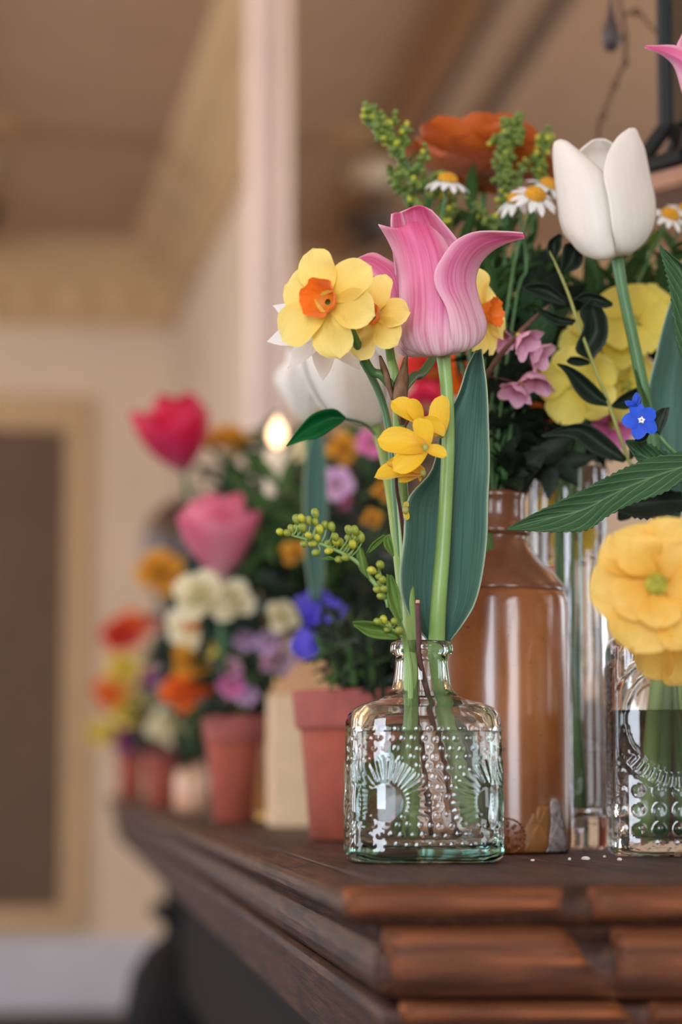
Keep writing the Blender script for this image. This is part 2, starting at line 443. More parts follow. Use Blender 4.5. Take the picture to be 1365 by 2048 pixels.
for p, t in (((-2.5, 7.4), 'added unseen pendant lamp warming the ceiling towards the panelled end wall'), ((-2.6, 4.4), 'added unseen pendant lamp warming the middle of the long room'), ((-2.4, 1.0), 'added unseen pendant lamp warming the ceiling by the sash window')):
    pendant(p, t, 95)

# ------------------------------------------------------------------ mantel shelf
M_oak_y = mat_wood('dark_oak_along', rgb(40, 25, 20), rgb(108, 68, 50), 1, 0.42)
M_oak_x = mat_wood('dark_oak_across', rgb(32, 21, 19), rgb(80, 52, 42), 0, 0.4)
M_oak_top = mat_wood('oak_top_board', rgb(52, 35, 30), rgb(102, 70, 56), 1, 0.45)
M_oak_orange = mat_wood('orange_oak', rgb(56, 31, 21), rgb(184, 108, 62), 0, 0.55, 0.4)  # lighter, more orange oak for the carved lobes
M_black = mat_plain('shaded_black_oak', rgb(13, 11, 11), 0.8, 0.15, 40, spec=0.2)  # shade under the shelf put into a near-black oak colour
X0, Y0, YE, XB = 0.120, 0.8885, 5.02, 0.442
mantel = thing('mantel_shelf', 'long dark oak mantel shelf with moulded edge carrying the flower vases', 'shelf', ((X0 + XB) / 2, 2.8, 0))
def moulding(name, prof, m):
    """profile of (outward, down) swept round the far end, the long front and the near end with mitred corners"""
    vs, fs = [], []
    stations = [lambda o: (XB, YE + o), lambda o: (X0 - o, YE + o)]
    for k in range(1, 24): stations.append(lambda o, k=k: (X0 - o, (YE + o) + (Y0 - o - YE - o) * k / 24))
    stations += [lambda o: (X0 - o, Y0 - o), lambda o: (XB, Y0 - o)]
    n = len(prof)
    for st in stations:
        for o, t in prof: vs.append((*st(o), ZS - t))
    for s in range(len(stations) - 1):
        for i in range(n):
            fs.append((s * n + i, s * n + (i + 1) % n, (s + 1) * n + (i + 1) % n, (s + 1) * n + i))
    fs += [tuple(range(n)), tuple((len(stations) - 1) * n + i for i in range(n))[::-1]]
    o = add(name, (vs, fs), m, mantel, False)
    return o
bw = (XB - X0) / 3
for i in range(3):      # boards of the flat top, butted
    add('top_board', box(X0 + 0.0011 + i * bw, X0 + (i + 1) * bw - 0.0006, Y0 + 0.0011, YE - 0.0012, ZS - 0.02, ZS, 0.0007), M_oak_top, mantel, False)
def arc(cx, cy, rx, ry, a0, a1, n):
    return [(cx + rx * math.cos(R(a0 + (a1 - a0) * i / (n - 1))), cy + ry * math.sin(R(a0 + (a1 - a0) * i / (n - 1)))) for i in range(n)]
moulding('nosing', [(0.0006, 0.006), (0.0008, 0.0012), (0.0018, 0.0004), (0.008, 0.0022)] + arc(0.0095, 0.0085, 0.0055, 0.0055, -60, 70, 6) + [(0.009, 0.0148), (0.0006, 0.0155)], M_oak_y)
moulding('fascia', [(0.0, 0.0155), (0.001, 0.0165), (0.0005, 0.018)] + arc(-0.004, 0.031, 0.008, 0.0115, -70, 60, 7) + [(-0.005, 0.043), (-0.02, 0.0435), (-0.02, 0.0155)], M_oak_y)
moulding('lower_moulding', [(-0.02, 0.0445), (-0.004, 0.0445), (-0.001, 0.046), (-0.0008, 0.05), (-0.003, 0.06), (-0.006, 0.075), (-0.0075, 0.083), (-0.009, 0.0855), (-0.06, 0.0865)], M_oak_y)
add('frieze', box(X0 + 0.10, XB, Y0 + 0.08, YE - 0.1, ZS - 0.32, ZS - 0.021), M_black, mantel, False)
add('hearth_back', box(X0 + 0.22, XB, Y0 + 0.12, YE - 0.15, 0.0, ZS - 0.32), M_black, mantel, False)

# carved lobes on the near end, separated by dark hollows
def lobe(px0_, px1_, ya, yb, Y, slant=0.0, out=0.006):
    """pillow-shaped carved block between two heights of the end face"""
    n, m = 9, 19; front = []
    for i in range(n):
        v = i / (n - 1); row = []
        for j in range(m):
            u = j / (m - 1)
            px = px0_ + (px1_ - px0_) * u + slant * (v - 0.5) * u
            p = at(px, ya + (yb - ya) * v, Y)
            eu, ev = 1 - abs(2 * u - 1) ** 14, 1 - abs(2 * v - 1) ** 3
            p.y -= out * (max(0, eu) ** 0.6) * (max(0, ev) ** 0.6)
            row.append(p)
        front.append(row)
    return grid(front)
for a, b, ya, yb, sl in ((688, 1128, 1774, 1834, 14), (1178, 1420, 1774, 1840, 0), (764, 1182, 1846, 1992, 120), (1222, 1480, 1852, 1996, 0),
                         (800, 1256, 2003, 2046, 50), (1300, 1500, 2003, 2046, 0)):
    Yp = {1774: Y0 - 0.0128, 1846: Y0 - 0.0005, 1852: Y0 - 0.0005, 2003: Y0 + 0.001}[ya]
    add('carved_lobe', lobe(a, b, ya, yb, Yp, sl), M_oak_orange, mantel)

# bulbous turned legs under the shelf
def leg_prof():
    z = ZS - 0.30
    return [(0.001, z + 0.12), (0.1, z + 0.12), (0.105, z + 0.1), (0.08, z + 0.085), (0.075, z + 0.07), (0.11, z + 0.04), (0.135, z), (0.147, z - 0.06), (0.147, z - 0.13), (0.13, z - 0.22),
            (0.095, z - 0.3), (0.07, z - 0.34), (0.09, z - 0.36), (0.07, z - 0.38), (0.05, z - 0.5), (0.06, z - 0.7), (0.09, z - 0.74), (0.09, 0.0)]
for (lx, ly) in ((0.272, 4.3), (0.30, 1.08)):
    add('turned_leg', lathe([(r, z) for r, z in leg_prof()], 36, (lx, ly, 0)), M_black, mantel)
# upright panel moulding on the right wall
ym_ = 7.6
struct('trim_panel', box(wx(ym_) - 0.02, wx(ym_) + 0.01, ym_ - 0.09, ym_ + 0.09, 0.2, zc0 - 0.05, 0.006), M_beamdark)

# ------------------------------------------------------------------ glass and pottery
M_glass = mat_glass('bottle_glass', (0.985, 1.0, 0.997, 1), 0, 1.5, (0.50, 0.86, 0.80, 1), 34)
M_clear = mat_glass('clear_vase_glass', (0.97, 0.98, 0.985, 1))
M_water = mat_glass('water', (0.975, 0.99, 0.98, 1), 0.0, 1.333)
def sup(r, a, p):
    """superellipse point of half-width r at angle a"""
    c, s = math.cos(a), math.sin(a)
    k = (abs(c) ** p + abs(s) ** p) ** (-1.0 / p)
    return r * k * c, r * k * s
def square_shell(prof, seg, c, rot, emboss=None):
    """prof rows (half-width, z, squareness, emboss weight) from outer base up over the rim and down to inner base"""
    vs, fs = [], []; n = len(prof); cs, sn = math.cos(rot), math.sin(rot)
    for (r, z, p, wgt) in prof:
        for j in range(seg):
            a = 2 * math.pi * j / seg
            x, y = sup(r, a, p)
            if emboss and wgt:
                d = emboss(x, y, z, r) * wgt; L = math.hypot(x, y); ax = (abs(x) / r) ** (p - 1), (abs(y) / r) ** (p - 1)
                nx, ny = math.copysign(ax[0], x), math.copysign(ax[1], y); q = math.hypot(nx, ny) or 1
                x += nx / q * d; y += ny / q * d
            vs.append((c[0] + x * cs - y * sn, c[1] + x * sn + y * cs, c[2] + z))
    for i in range(n - 1):
        for j in range(seg):
            k = (j + 1) % seg; fs.append((i * seg + j, i * seg + k, (i + 1) * seg + k, (i + 1) * seg + j))
    fs += [tuple(range(seg))[::-1], tuple((n - 1) * seg + j for j in range(seg))]
    return vs, fs

# --- small square bottle with beads and shell fans
YB1 = 1.11; KB = 1 / ppm(YB1)
bc = at(845, 1556, YB1); bc.z = ZS + 0.0003
zy = lambda y, Y: at(845, y, Y).z - ZS
H_neckbase, H_sh, H_rim = zy(1388, YB1), zy(1416, YB1), zy(1284, YB1)
def emboss_beads(x, y, z, r):
    if abs(x) > abs(y): s, q = (y if x > 0 else -y), 1
    else: s, q = (x if y < 0 else -x), 0
    s0 = s
    for fc in (-0.0195, 0.030):
        d = math.hypot(s - fc, (z - 0.027) * 1.0); 
        if d < 0.0205:
            if d < 0.0085: return 0.0006 * (1 - (d / 0.0085) ** 2)
            an = math.atan2(z - 0.027, s - fc)
            if an < -0.5 and an > -2.6: break
            return 0.0004 * (0.5 + 0.5 * math.cos(an * 34)) * min(1, (d - 0.0085) / 0.002) * min(1, (0.0205 - d) / 0.002)
    if z < 0.006 or z > H_sh - 0.010: return 0.0
    gx, gz = 0.0050, 0.0043
    k = round(z / gz); s = s - (gx / 2 if k % 2 else 0)
    kx = round(s / gx); hs = math.sin(kx * 12.9898 + k * 78.233) * 43758.5453; hs -= math.floor(hs)
    dx = s - kx * gx + (hs - 0.5) * 0.0014; dz = z - k * gz + (hs * 7 % 1 - 0.5) * 0.0012
    d = math.hypot(dx, dz) / (0.0012 + 0.0006 * hs)
    return (0.00032 if y < 0 else 0.00006) * (1 - d * d) ** 2 if d < 1 else 0.0
prof = [(0.004, 0.0012, 4, 0), (0.029, 0.0010, 5, 0), (0.0325, 0.0004, 5, 0), (0.0338, 0.0012, 5, 0), (0.0349, 0.003, 5.5, 0)]
nb = 92
for i in range(nb + 1):
    t = i / nb; prof.append((0.0353 - 0.0008 * t, 0.005 + (H_sh - 0.009 - 0.005) * t, 6, 1))
prof += [(0.0344, H_sh - 0.006, 6, 0), (0.0335, H_sh - 0.003, 5.5, 0), (0.0318, H_sh - 0.0008, 5, 0), (0.029, H_sh + 0.0008, 4.4, 0), (0.024, H_sh + 0.0026, 3.4, 0),
         (0.019, H_sh + 0.0042, 2.6, 0), (0.0158, H_neckbase + 0.0002, 2.1, 0), (0.0140, H_neckbase + 0.002, 2, 0), (0.0131, H_neckbase + 0.006, 2, 0), (0.0122, H_neckbase + 0.013, 2, 0),
         (0.0121, H_rim - 0.0066, 2, 0), (0.0130, H_rim - 0.0062, 2, 0), (0.0142, H_rim - 0.0056, 2, 0), (0.0147, H_rim - 0.0045, 2, 0), (0.0146, H_rim - 0.0022, 2, 0), (0.0140, H_rim - 0.0006, 2, 0), (0.0128, H_rim, 2, 0), (0.0114, H_rim - 0.0004, 2, 0), (0.0103, H_rim - 0.0015, 2, 0),
         (0.0098, H_rim - 0.005, 2, 0), (0.0098, H_neckbase + 0.008, 2, 0), (0.0110, H_neckbase + 0.001, 2, 0), (0.0150, H_neckbase - 0.002, 2.1, 0), (0.022, H_sh + 0.0004, 3.2, 0), (0.028, H_sh - 0.0022, 4.4, 0), (0.0308, H_sh - 0.0055, 5.5, 0)]
inner = [(0.0313, H_sh - 0.011, 6, 0), (0.0320, 0.016, 6, 0), (0.0318, 0.0105, 5.5, 0), (0.030, 0.0078, 5, 0), (0.024, 0.0066, 4, 0), (0.004, 0.0060, 3, 0)]
ROTB = R(-3)
bottle = thing('glass_bottle', 'small square clear glass bottle with embossed beads and shell fans, holding the pink tulip', 'bottle', bc)
add('bottle_body', square_shell(prof + inner, 400, bc, ROTB, emboss_beads), M_glass, bottle)
H_w = zy(1463, YB1)
wi = [(0.004, 0.0059, 3, 0), (0.0242, 0.0065, 4, 0), (0.0302, 0.0077, 5, 0), (0.03195, 0.0105, 5.5, 0), (0.03215, 0.016, 6, 0), (0.03175, H_w - 0.0012, 6, 0), (0.0317, H_w - 0.0004, 6, 0), (0.0308, H_w - 0.0008, 6, 0), (0.029, H_w - 0.001, 6, 0), (0.004, H_w - 0.001, 4, 0)]
add('water', square_shell(wi, 96, bc, ROTB), M_water, bottle)

# --- stoneware jar
k = N('stoneware_glaze'); co = k.coord()
g1 = k.noise(k.mapping(co, (18, 18, 9)), 1.0, 5, 0.6); g2 = k.noise(co, 260, 3); g3 = k.noise(k.mapping(co, (60, 60, 14)), 1.0, 2)
col = k.ramp(g1, [(0.28, rgb(96, 54, 32)), (0.52, rgb(142, 84, 44)), (0.75, rgb(168, 106, 58))])
col = k.mix(k.ramp(g2, [(0.66, (0, 0, 0, 1)), (0.74, (1, 1, 1, 1))]), col, rgb(92, 54, 38))
col = k.mix(k.ramp(g3, [(0.72, (0, 0, 0, 1)), (0.78, (1, 1, 1, 1))]), col, rgb(84, 52, 42))
k.set(Base_Color=col, Roughness=0.22, Specular_IOR_Level=0.45, Coat_Weight=0.25, Coat_Roughness=0.05)
k.bump(g1, 0.15, 0.002); M_stone = k.m
M_dip = mat_plain('dark_dip_glaze', rgb(116, 72, 48), 0.2, 0.1, 40, spec=0.6)
M_must = mat_plain('mustard_glaze_flake', rgb(150, 98, 50), 0.5, 0.12, 120, 0.3)
M_bare = mat_plain('bare_grey_clay', rgb(182, 168, 162), 0.85, 0.2, 260, 0.6, c2=rgb(96, 84, 78))
YJ = 1.25; kj = 1 / ppm(YJ); jc = at(985, 1556, YJ); jc.z = ZS + 0.0003
jz = lambda y: max(0.0, at(985, y, YJ).z - ZS)
JR = 160 * kj
jar = thing('stoneware_jar', 'tall brown glazed stoneware jar with chipped base beside the square glass bottle', 'jar', jc)
jp = [(0.001, 0.001), (JR * 0.9, 0.0008), (JR * 0.96, 0.0), (JR * 0.985, 0.002), (JR, 0.006)] + [(JR, 0.006 + (jz(1222) - 0.006) * i / 14) for i in range(1, 15)] + [(159 * kj, jz(1206)), (156.5 * kj, jz(1196)), (153 * kj, jz(1188))]
add('jar_body', lathe(jp, 72, jc), M_stone, jar)
sp = [(150 * kj, jz(1190)), (153.5 * kj, jz(1186)), (153 * kj, jz(1181)), (148 * kj, jz(1172)), (138 * kj, jz(1156)), (122 * kj, jz(1140)), (103 * kj, jz(1122)), (88 * kj, jz(1104)), (79 * kj, jz(1088)), (74 * kj, jz(1078)), (75 * kj, jz(1075)), (80 * kj, jz(1072)), (80.5 * kj, jz(1064)), (77 * kj, jz(1056)), (72 * kj, jz(1046)), (70 * kj, jz(1010)), (72 * kj, jz(1000)), (74 * kj, jz(994)), (71 * kj, jz(988)), (62 * kj, jz(989)), (58 * kj, jz(1000)), (58 * kj, jz(1080)), (80 * kj, jz(1120))]
add('jar_shoulder', lathe(sp, 72, jc, False), M_dip, jar)
def on_jar(px, py, lift=0.0004):
    """point on the jar's wall that faces the camera at the given pixel"""
    z = at(px, py, YJ).z
    s = max(-0.99, min(0.99, (px - 985) / 160.0)); a = math.asin(s) - math.atan2(jc.x, jc.y) * 0 
    dx, dy = math.sin(a), -math.cos(a)
    c_, s_ = math.cos(-0.18), math.sin(-0.18)
    return Vector((jc.x + (JR + lift) * (dx * c_ - dy * s_), jc.y + (JR + lift) * (dx * s_ + dy * c_), max(z, ZS + 0.0012)))
def jar_patch(outline, lift, nm, m):
    c_ = Vector((sum(p[0] for p in outline) / len(outline), sum(p[1] for p in outline) / len(outline), 0)); rows = []
    o2 = cr([(p[0], p[1], 0) for p in outline + outline[:1]], 36)
    for t, lf in ((1.0, -0.0002), (0.95, lift), (0.6, lift), (0.3, lift), (0.02, lift)):
        rows.append([on_jar(c_.x + (p.x - c_.x) * t, c_.y + (p.y - c_.y) * t, lf + (0.00025 * math.sin(p.x * 0.7 + p.y) if t < 0.9 else 0)) for p in o2])
    return add(nm, grid(rows), m, jar)
jar_patch([(1048, 1700), (1046, 1660), (1058, 1634), (1066, 1622), (1068, 1640), (1074, 1612), (1090, 1610), (1098, 1614), (1100, 1640), (1096, 1670), (1090, 1700)], 0.0006, 'flaked_glaze', M_must)
jar_patch([(1091, 1702), (1096, 1672), (1100, 1640), (1099, 1606), (1106, 1596), (1116, 1600), (1124, 1630), (1128, 1650), (1132, 1680), (1130, 1702)], 0.0005, 'chipped_clay', M_bare)
# raised round maker's stamp: ring of upright letters round two bars
svs, sfs = [], []
def sb(p, q, wd, h=0.0016):
    a, b = Vector((p[0], p[1], 0)), Vector((q[0], q[1], 0)); t = (b - a).normalized(); n_ = Vector((-t.y, t.x, 0)) * wd
    k0 = len(svs)
    for e in (a - n_, a + n_, b + n_, b - n_): svs.append(on_jar(e.x, e.y, 0.0001))
    for e in (a - n_ * 0.5, a + n_ * 0.5, b + n_ * 0.5, b - n_ * 0.5): svs.append(on_jar(e.x, e.y, h))
    sfs.extend([(k0 + 4, k0 + 5, k0 + 6, k0 + 7), (k0, k0 + 1, k0 + 5, k0 + 4), (k0 + 1, k0 + 2, k0 + 6, k0 + 5), (k0 + 2, k0 + 3, k0 + 7, k0 + 6), (k0 + 3, k0, k0 + 4, k0 + 7)])
SC0 = (1012, 1668)
for i in range(26):
    a0, a1 = 2 * math.pi * i / 26, 2 * math.pi * (i + 1.02) / 26
    sb((SC0[0] + 36 * math.cos(a0), SC0[1] + 34 * math.sin(a0)), (SC0[0] + 36 * math.cos(a1), SC0[1] + 34 * math.sin(a1)), 2.0)
for i in range(11):
    a0 = 2 * math.pi * i / 11 + 0.25
    for da in (-0.07, 0.07):
        sb((SC0[0] + 18 * math.cos(a0 + da), SC0[1] + 17 * math.sin(a0 + da)), (SC0[0] + 30 * math.cos(a0 + da), SC0[1] + 28 * math.sin(a0 + da)), 1.5)
sb((1006, 1656), (1006, 1680), 2.2); sb((1017, 1656), (1017, 1680), 2.2); sb((1007, 1668), (1016, 1668), 1.6)
add('stamped_seal', (svs, sfs), M_stone, jar)

# --- slim cylinder vase behind the jar
YV = 1.315; kv = 1 / ppm(YV); vc = at(1142, 1556, YV); vc.z = ZS + 0.0003
vz = lambda y: at(1142, y, YV).z - ZS
VR = 80 * kv
vase = thing('cylinder_vase', 'slim clear glass cylinder vase standing behind the stoneware jar', 'vase', vc)
vp = [(0.001, 0.0012), (VR * 0.85, 0.001), (VR * 0.97, 0.0), (VR, 0.002), (VR, 0.012), (VR, vz(1400)), (VR, vz(1150)), (VR, vz(945)), (VR * 0.99, vz(940)), (VR * 0.93, vz(938)), (VR * 0.9, vz(942)), (VR * 0.9, vz(1200)), (VR * 0.9, 0.022), (VR * 0.84, 0.0175), (VR * 0.5, 0.0165), (0.001, 0.016)]
add('vase_body', lathe(vp, 48, vc), M_clear, vase)

# --- embossed square bottle with medallion
YE2 = 1.195; ke = 1 / ppm(YE2); ec = at(1347, 1556, YE2); ec.z = ZS + 0.0003
ez = lambda y: at(1347, y, YE2).z - ZS
ER = 131 * ke; EZ = ez(1443)
def emboss_medallion(x, y, z, r):
    if abs(x) > abs(y):        # the sides are hatched
        return 0.0004 * (0.5 + 0.5 * math.sin((z + 0.6 * y) * 3600)) if 0.02 < z < ez(1330) else 0.0
    s = x if y < 0 else -x
    d = math.hypot(s, z - EZ)
    if abs(d - 0.0335) < 0.0009 or abs(d - 0.0262) < 0.0009: return 0.0007 
    if 0.0262 < d < 0.0335 and z < EZ - 0.018:
        return 0.0007 * (0.5 + 0.5 * math.cos(math.atan2(z - EZ, s) * 56))
    if d < 0.0345: return 0.0
    if z < ez(1520) and z > 0.006:
        gx, gz = 0.0098, 0.0094; kk = round((z - 0.004) / gz)
        dx = s - round(s / gx) * gx; dz = z - 0.004 - kk * gz
        q = math.hypot(dx, dz) / 0.0032
        return 0.0011 * (1 - q * q) if q < 1 else 0.0
    if abs(s) > r * 0.80 and z > EZ - 0.01:
        return 0.0004 * (0.5 + 0.5 * math.sin((z + s) * 2600))
    return 0.0
ep = [(0.004, 0.0012, 4, 0), (ER * 0.86, 0.001, 6, 0), (ER * 0.95, 0.0, 6, 0), (ER * 0.99, 0.0025, 7, 0)]
for i in range(97): ep.append((ER, 0.0045 + (ez(1300) - 0.0045) * i / 96, 8, 1))
ep += [(ER * 0.985, ez(1288), 7, 0), (ER * 0.9, ez(1276), 5, 0), (ER * 0.7, ez(1262), 3, 0), (ER * 0.5, ez(1248), 2.1, 0), (0.0135, ez(1236), 2, 0), (0.0125, ez(1215), 2, 0), (0.0125, ez(1190), 2, 0), (0.0148, ez(1186), 2, 0), (0.0150, ez(1168), 2, 0), (0.0135, ez(1162), 2, 0), (0.0112, ez(1164), 2, 0), (0.0100, ez(1180), 2, 0), (0.0100, ez(1230), 2, 0),
       (ER * 0.45, ez(1254), 2.1, 0), (ER * 0.68, ez(1272), 3.4, 0), (ER * 0.86, ez(1290), 5.5, 0), (ER * 0.9, ez(1306), 8, 0), (ER * 0.9, 0.02, 8, 0), (ER * 0.88, 0.012, 7, 0), (ER * 0.7, 0.0085, 5, 0), (0.004, 0.008, 3, 0)]
eb = thing('embossed_bottle', 'clear square bottle embossed with a round medallion, lettering and beads, under the primrose', 'bottle', ec)
ROTE = R(-9)
add('bottle_body', square_shell(ep, 300, ec, ROTE, emboss_medallion), M_clear, eb)
add('water', square_shell([(0.004, 0.0079, 3, 0), (ER * 0.7, 0.0084, 5, 0), (ER * 0.883, 0.0119, 7, 0), (ER * 0.905, 0.02, 8, 0), (ER * 0.905, ez(1424), 8, 0), (ER * 0.88, ez(1427), 8, 0), (0.004, ez(1427), 4, 0)], 80, ec, ROTE), M_water, eb)
for i, ch in enumerate('EPOLI'):      # raised letters on the upper left of the medallion's ring
    cu = bpy.data.curves.new('raised_letter', 'FONT'); cu.body = ch; cu.size = 0.0062; cu.extrude = 0.0005; cu.align_x = 'CENTER'; cu.align_y = 'CENTER'
    cu.materials.append(M_clear)
    a = R(172 - i * 17)
    M_ = Matrix.Translation(ec) @ Matrix.Rotation(ROTE, 4, 'Z') @ Matrix.Translation((0.0298 * math.cos(a), -ER - 0.0003, EZ + 0.0298 * math.sin(a))) @ Matrix.Rotation(math.pi / 2, 4, 'X') @ Matrix.Rotation(a - math.pi / 2, 4, 'Z')
    tmp = bpy.data.objects.new('letter_curve', cu); me_ = bpy.data.meshes.new_from_object(tmp); bpy.data.objects.remove(tmp)
    put('raised_letter', me_, eb, M_)

# --- terracotta pots
M_terra = mat_plain('terracotta', rgb(150, 70, 50), 0.8, 0.1, 45, 0.2)
M_terra_pale = mat_plain('terracotta_rim_bloom', rgb(160, 84, 76), 0.85, 0.1, 60, 0.2)
M_soil = mat_plain('potting_soil', rgb(46, 34, 28), 0.95, 0.3, 300, 0.8)
def pot(parent, c, H, rt, rb, ch):
    """flower pot standing at c: height, rim radius, base radius, collar height"""
    body = add('pot_body', lathe([(0.001, 0.001), (rb * 0.9, 0.0), (rb, 0.001), (rb + (rt * 0.87 - rb) * 0.5, (H - ch) * 0.5), (rt * 0.87, H - ch), (rt * 0.8, H - ch + 0.002), (rt * 0.8, H - 0.012), (0.001, H - 0.013)], 40, c), M_terra, parent)
    add('pot_rim', lathe([(rt * 0.86, H - ch - 0.0005), (rt * 0.93, H - ch), (rt * 0.94, H - ch + 0.001), (rt * 0.99, H - 0.002), (rt * 0.98, H), (rt * 0.9, H), (rt * 0.87, H - 0.003), (rt * 0.84, H - 0.014)], 40, c, False), M_terra_pale, body)
    add('soil', lathe([(0.001, H - 0.006), (rt * 0.5, H - 0.007), (rt * 0.85, H - 0.011), (rt * 0.84, H - 0.013)], 24, c, False), M_soil, body)
def base(px, Y): 
    p = at(px, 1556, Y); p.z = ZS + 0.0003; return p
P1, P2, P3, P4 = base(733, 1.50), base(467, 2.09), base(322, 3.25), base(262, 4.55)

# --- house-shaped paper box, mustard bottle, pale jar, dark gourd vase, candlestick
M_kraft = mat_plain('cream_paper', rgb(206, 176, 142), 0.8, 0.05, 30, 0.1)
M_kraft2 = mat_plain('kraft_paper', rgb(190, 148, 108), 0.8, 0.05, 30, 0.1)
YK = 1.90; kk = 1 / ppm(YK); kc = base(628, YK)
kx0, kx1 = at(546, 1650, YK).x, at(706, 1650, YK).x; kz1 = at(600, 1388, YK).z; kz2 = at(636, 1312, YK).z
pb = thing('paper_house_box', 'cream paper box with a peaked kraft lid standing behind the near terracotta pot', 'box', kc)
add('carton', box(kx0, kx1, YK, YK + 0.06, ZS + 0.0003, kz1, 0.001), M_kraft, pb, False)
tx0, tx1 = at(612, 1312, YK).x, at(660, 1312, YK).x
lid = ([(kx0 - 0.001, YK - 0.001, kz1), (kx1 + 0.001, YK - 0.001, kz1), (kx1 + 0.001, YK + 0.061, kz1), (kx0 - 0.001, YK + 0.061, kz1), (tx0, YK + 0.03, kz2), (tx1, YK + 0.03, kz2)],
       [(0, 1, 5, 4), (1, 2, 5), (2, 3, 4, 5), (3, 0, 4), (0, 3, 2, 1)])
add('peaked_lid', lid, M_kraft2, pb, False)
M_mustard = mat_plain('mustard_stoneware', rgb(176, 118, 58), 0.3, 0.12, 30)
mc = base(527, 2.36); r_ = 34 / ppm(2.36)
mb = thing('stoneware_bottle', 'small mustard stoneware bottle half hidden behind the middle terracotta pot', 'bottle', mc)
add('bottle_body', lathe([(0.001, 0.001), (r_ * 0.95, 0), (r_, 0.003), (r_, 0.075), (r_ * 0.9, 0.088), (r_ * 0.5, 0.1), (r_ * 0.45, 0.115), (r_ * 0.55, 0.118), (r_ * 0.55, 0.126), (r_ * 0.4, 0.126), (r_ * 0.35, 0.1)], 30, mc), M_mustard, mb)
M_palejar = mat_plain('pale_salmon_glaze', rgb(206, 160, 128), 0.3, 0.08, 20)
pc = base(383, 2.72); r_ = 34 / ppm(2.72)
pj = thing('pale_jar', 'small pale salmon jar between the terracotta pots', 'jar', pc)
add('jar_body', lathe([(0.001, 0.001), (r_ * 0.8, 0), (r_, 0.006), (r_ * 1.02, 0.03), (r_ * 0.9, 0.046), (r_ * 0.75, 0.05), (r_ * 0.8, 0.056), (r_ * 0.7, 0.056), (r_ * 0.65, 0.048), (r_ * 0.9, 0.03), (r_ * 0.8, 0.006), (0.001, 0.005)], 30, pc), M_palejar, pj)
M_darkpot = mat_plain('dark_brown_glaze', rgb(64, 46, 36), 0.35, 0.1, 20)
gc = base(372, 4.78); g = 1 / ppm(4.78); gz_ = lambda y: at(372, y, 4.78).z - ZS
gv = thing('gourd_vase', 'tall dark brown gourd-shaped vase behind the pink tulip', 'vase', gc)
add('vase_body', lathe([(0.001, 0.001), (60 * g, 0), (66 * g, 0.01), (74 * g, gz_(1480)), (60 * g, gz_(1330)), (50 * g, gz_(1240)), (70 * g, gz_(1180)), (92 * g, gz_(1120)), (94 * g, gz_(1080)), (80 * g, gz_(1035)), (46 * g, gz_(1008)), (30 * g, gz_(1000)), (24 * g, gz_(1002)), (20 * g, gz_(1030))], 36, gc), M_darkpot, gv)
M_brass = mat_plain('brass', rgb(150, 116, 62), 0.3, 0.1, 20); M_brass.node_tree.nodes['Principled BSDF'].inputs['Metallic'].default_value = 0.9
M_wax = mat_plain('ivory_wax', rgb(236, 222, 196), 0.5, 0.03, 20, transl=0.2)
fl = N('candle_flame'); fl.set(Base_Color=(1, 0.7, 0.35, 1), Emission_Color=(1.0, 0.62, 0.34, 1), Emission_Strength=3.2); M_flame = fl.m
YC = 2.06; cc = base(553, YC); cz = lambda y: at(553, y, YC).z - ZS
cs_ = thing('candlestick', 'slim brass candlestick with a lit ivory candle among the flowers', 'candle', cc)
add('stick', lathe([(0.001, 0.001), (0.018, 0), (0.019, 0.006), (0.012, 0.014), (0.008, 0.03), (0.012, 0.06), (0.006, 0.09), (0.006, 0.15), (0.012, 0.17), (0.018, 0.19), (0.018, 0.2), (0.001, 0.2)], 24, cc), M_brass, cs_)
add('candle', lathe([(0.001, 0.195), (0.011, 0.195), (0.011, cz(905)), (0.009, cz(900)), (0.001, cz(902))], 20, cc), M_wax, cs_)
add('flame', lathe([(0.0005, cz(896)), (0.006, cz(888)), (0.0088, cz(875)), (0.0075, cz(858)), (0.003, cz(842)), (0.0004, cz(832))], 14, cc), M_flame, cs_)

# ------------------------------------------------------------------ flower builders
M_stem = mat_plain('tulip_stem', rgb(134, 166, 92), 0.4, 0.06, 40, transl=0.1)
M_stem_d = mat_plain('deep_green_stem', rgb(72, 112, 62), 0.45, 0.08, 40)
M_stem_y = mat_plain('yellow_green_stem', rgb(150, 152, 74), 0.5, 0.08, 60)
M_twig = mat_plain('brown_twig', rgb(98, 66, 46), 0.7, 0.2, 200, 0.4)
M_twig_r = mat_plain('red_brown_twig', rgb(84, 44, 40), 0.6, 0.15, 200, 0.3)
M_pinkp = mat_petal('pink_tulip_petal', rgb(250, 238, 234), rgb(238, 156, 194), rgb(228, 104, 152), rgb(206, 68, 128), 0.72, rgb(248, 206, 222), 0.75, 0.35, 0.5, (0.10, 0.40, 1.0), 18, 0.08)
M_whitep = mat_petal('white_tulip_petal', rgb(226, 218, 192), rgb(242, 236, 226), rgb(246, 242, 236), rgb(232, 222, 206), 0.3, None, 0, 0.35, 0.5, (0.02, 0.2, 1.0), 12, 0.06)
M_yelp = mat_petal('pale_yellow_petal', rgb(226, 196, 70), rgb(246, 216, 110), rgb(248, 228, 140), rgb(232, 196, 80), 0.35, None, 0, 0.3)
M_corona = mat_petal('orange_corona', rgb(236, 150, 40), rgb(242, 134, 34), rgb(244, 118, 26), rgb(214, 92, 20), 0.4, None, 0, 0.3, sx=20)
M_gold = mat_petal('golden_yellow_petal', rgb(214, 158, 30), rgb(238, 192, 40), rgb(244, 204, 56), rgb(214, 160, 24), 0.4, None, 0, 0.3)
M_prim = mat_petal('primrose_petal', rgb(226, 150, 36), rgb(238, 190, 78), rgb(246, 212, 118), rgb(222, 164, 50), 0.5, None, 0, 0.35)
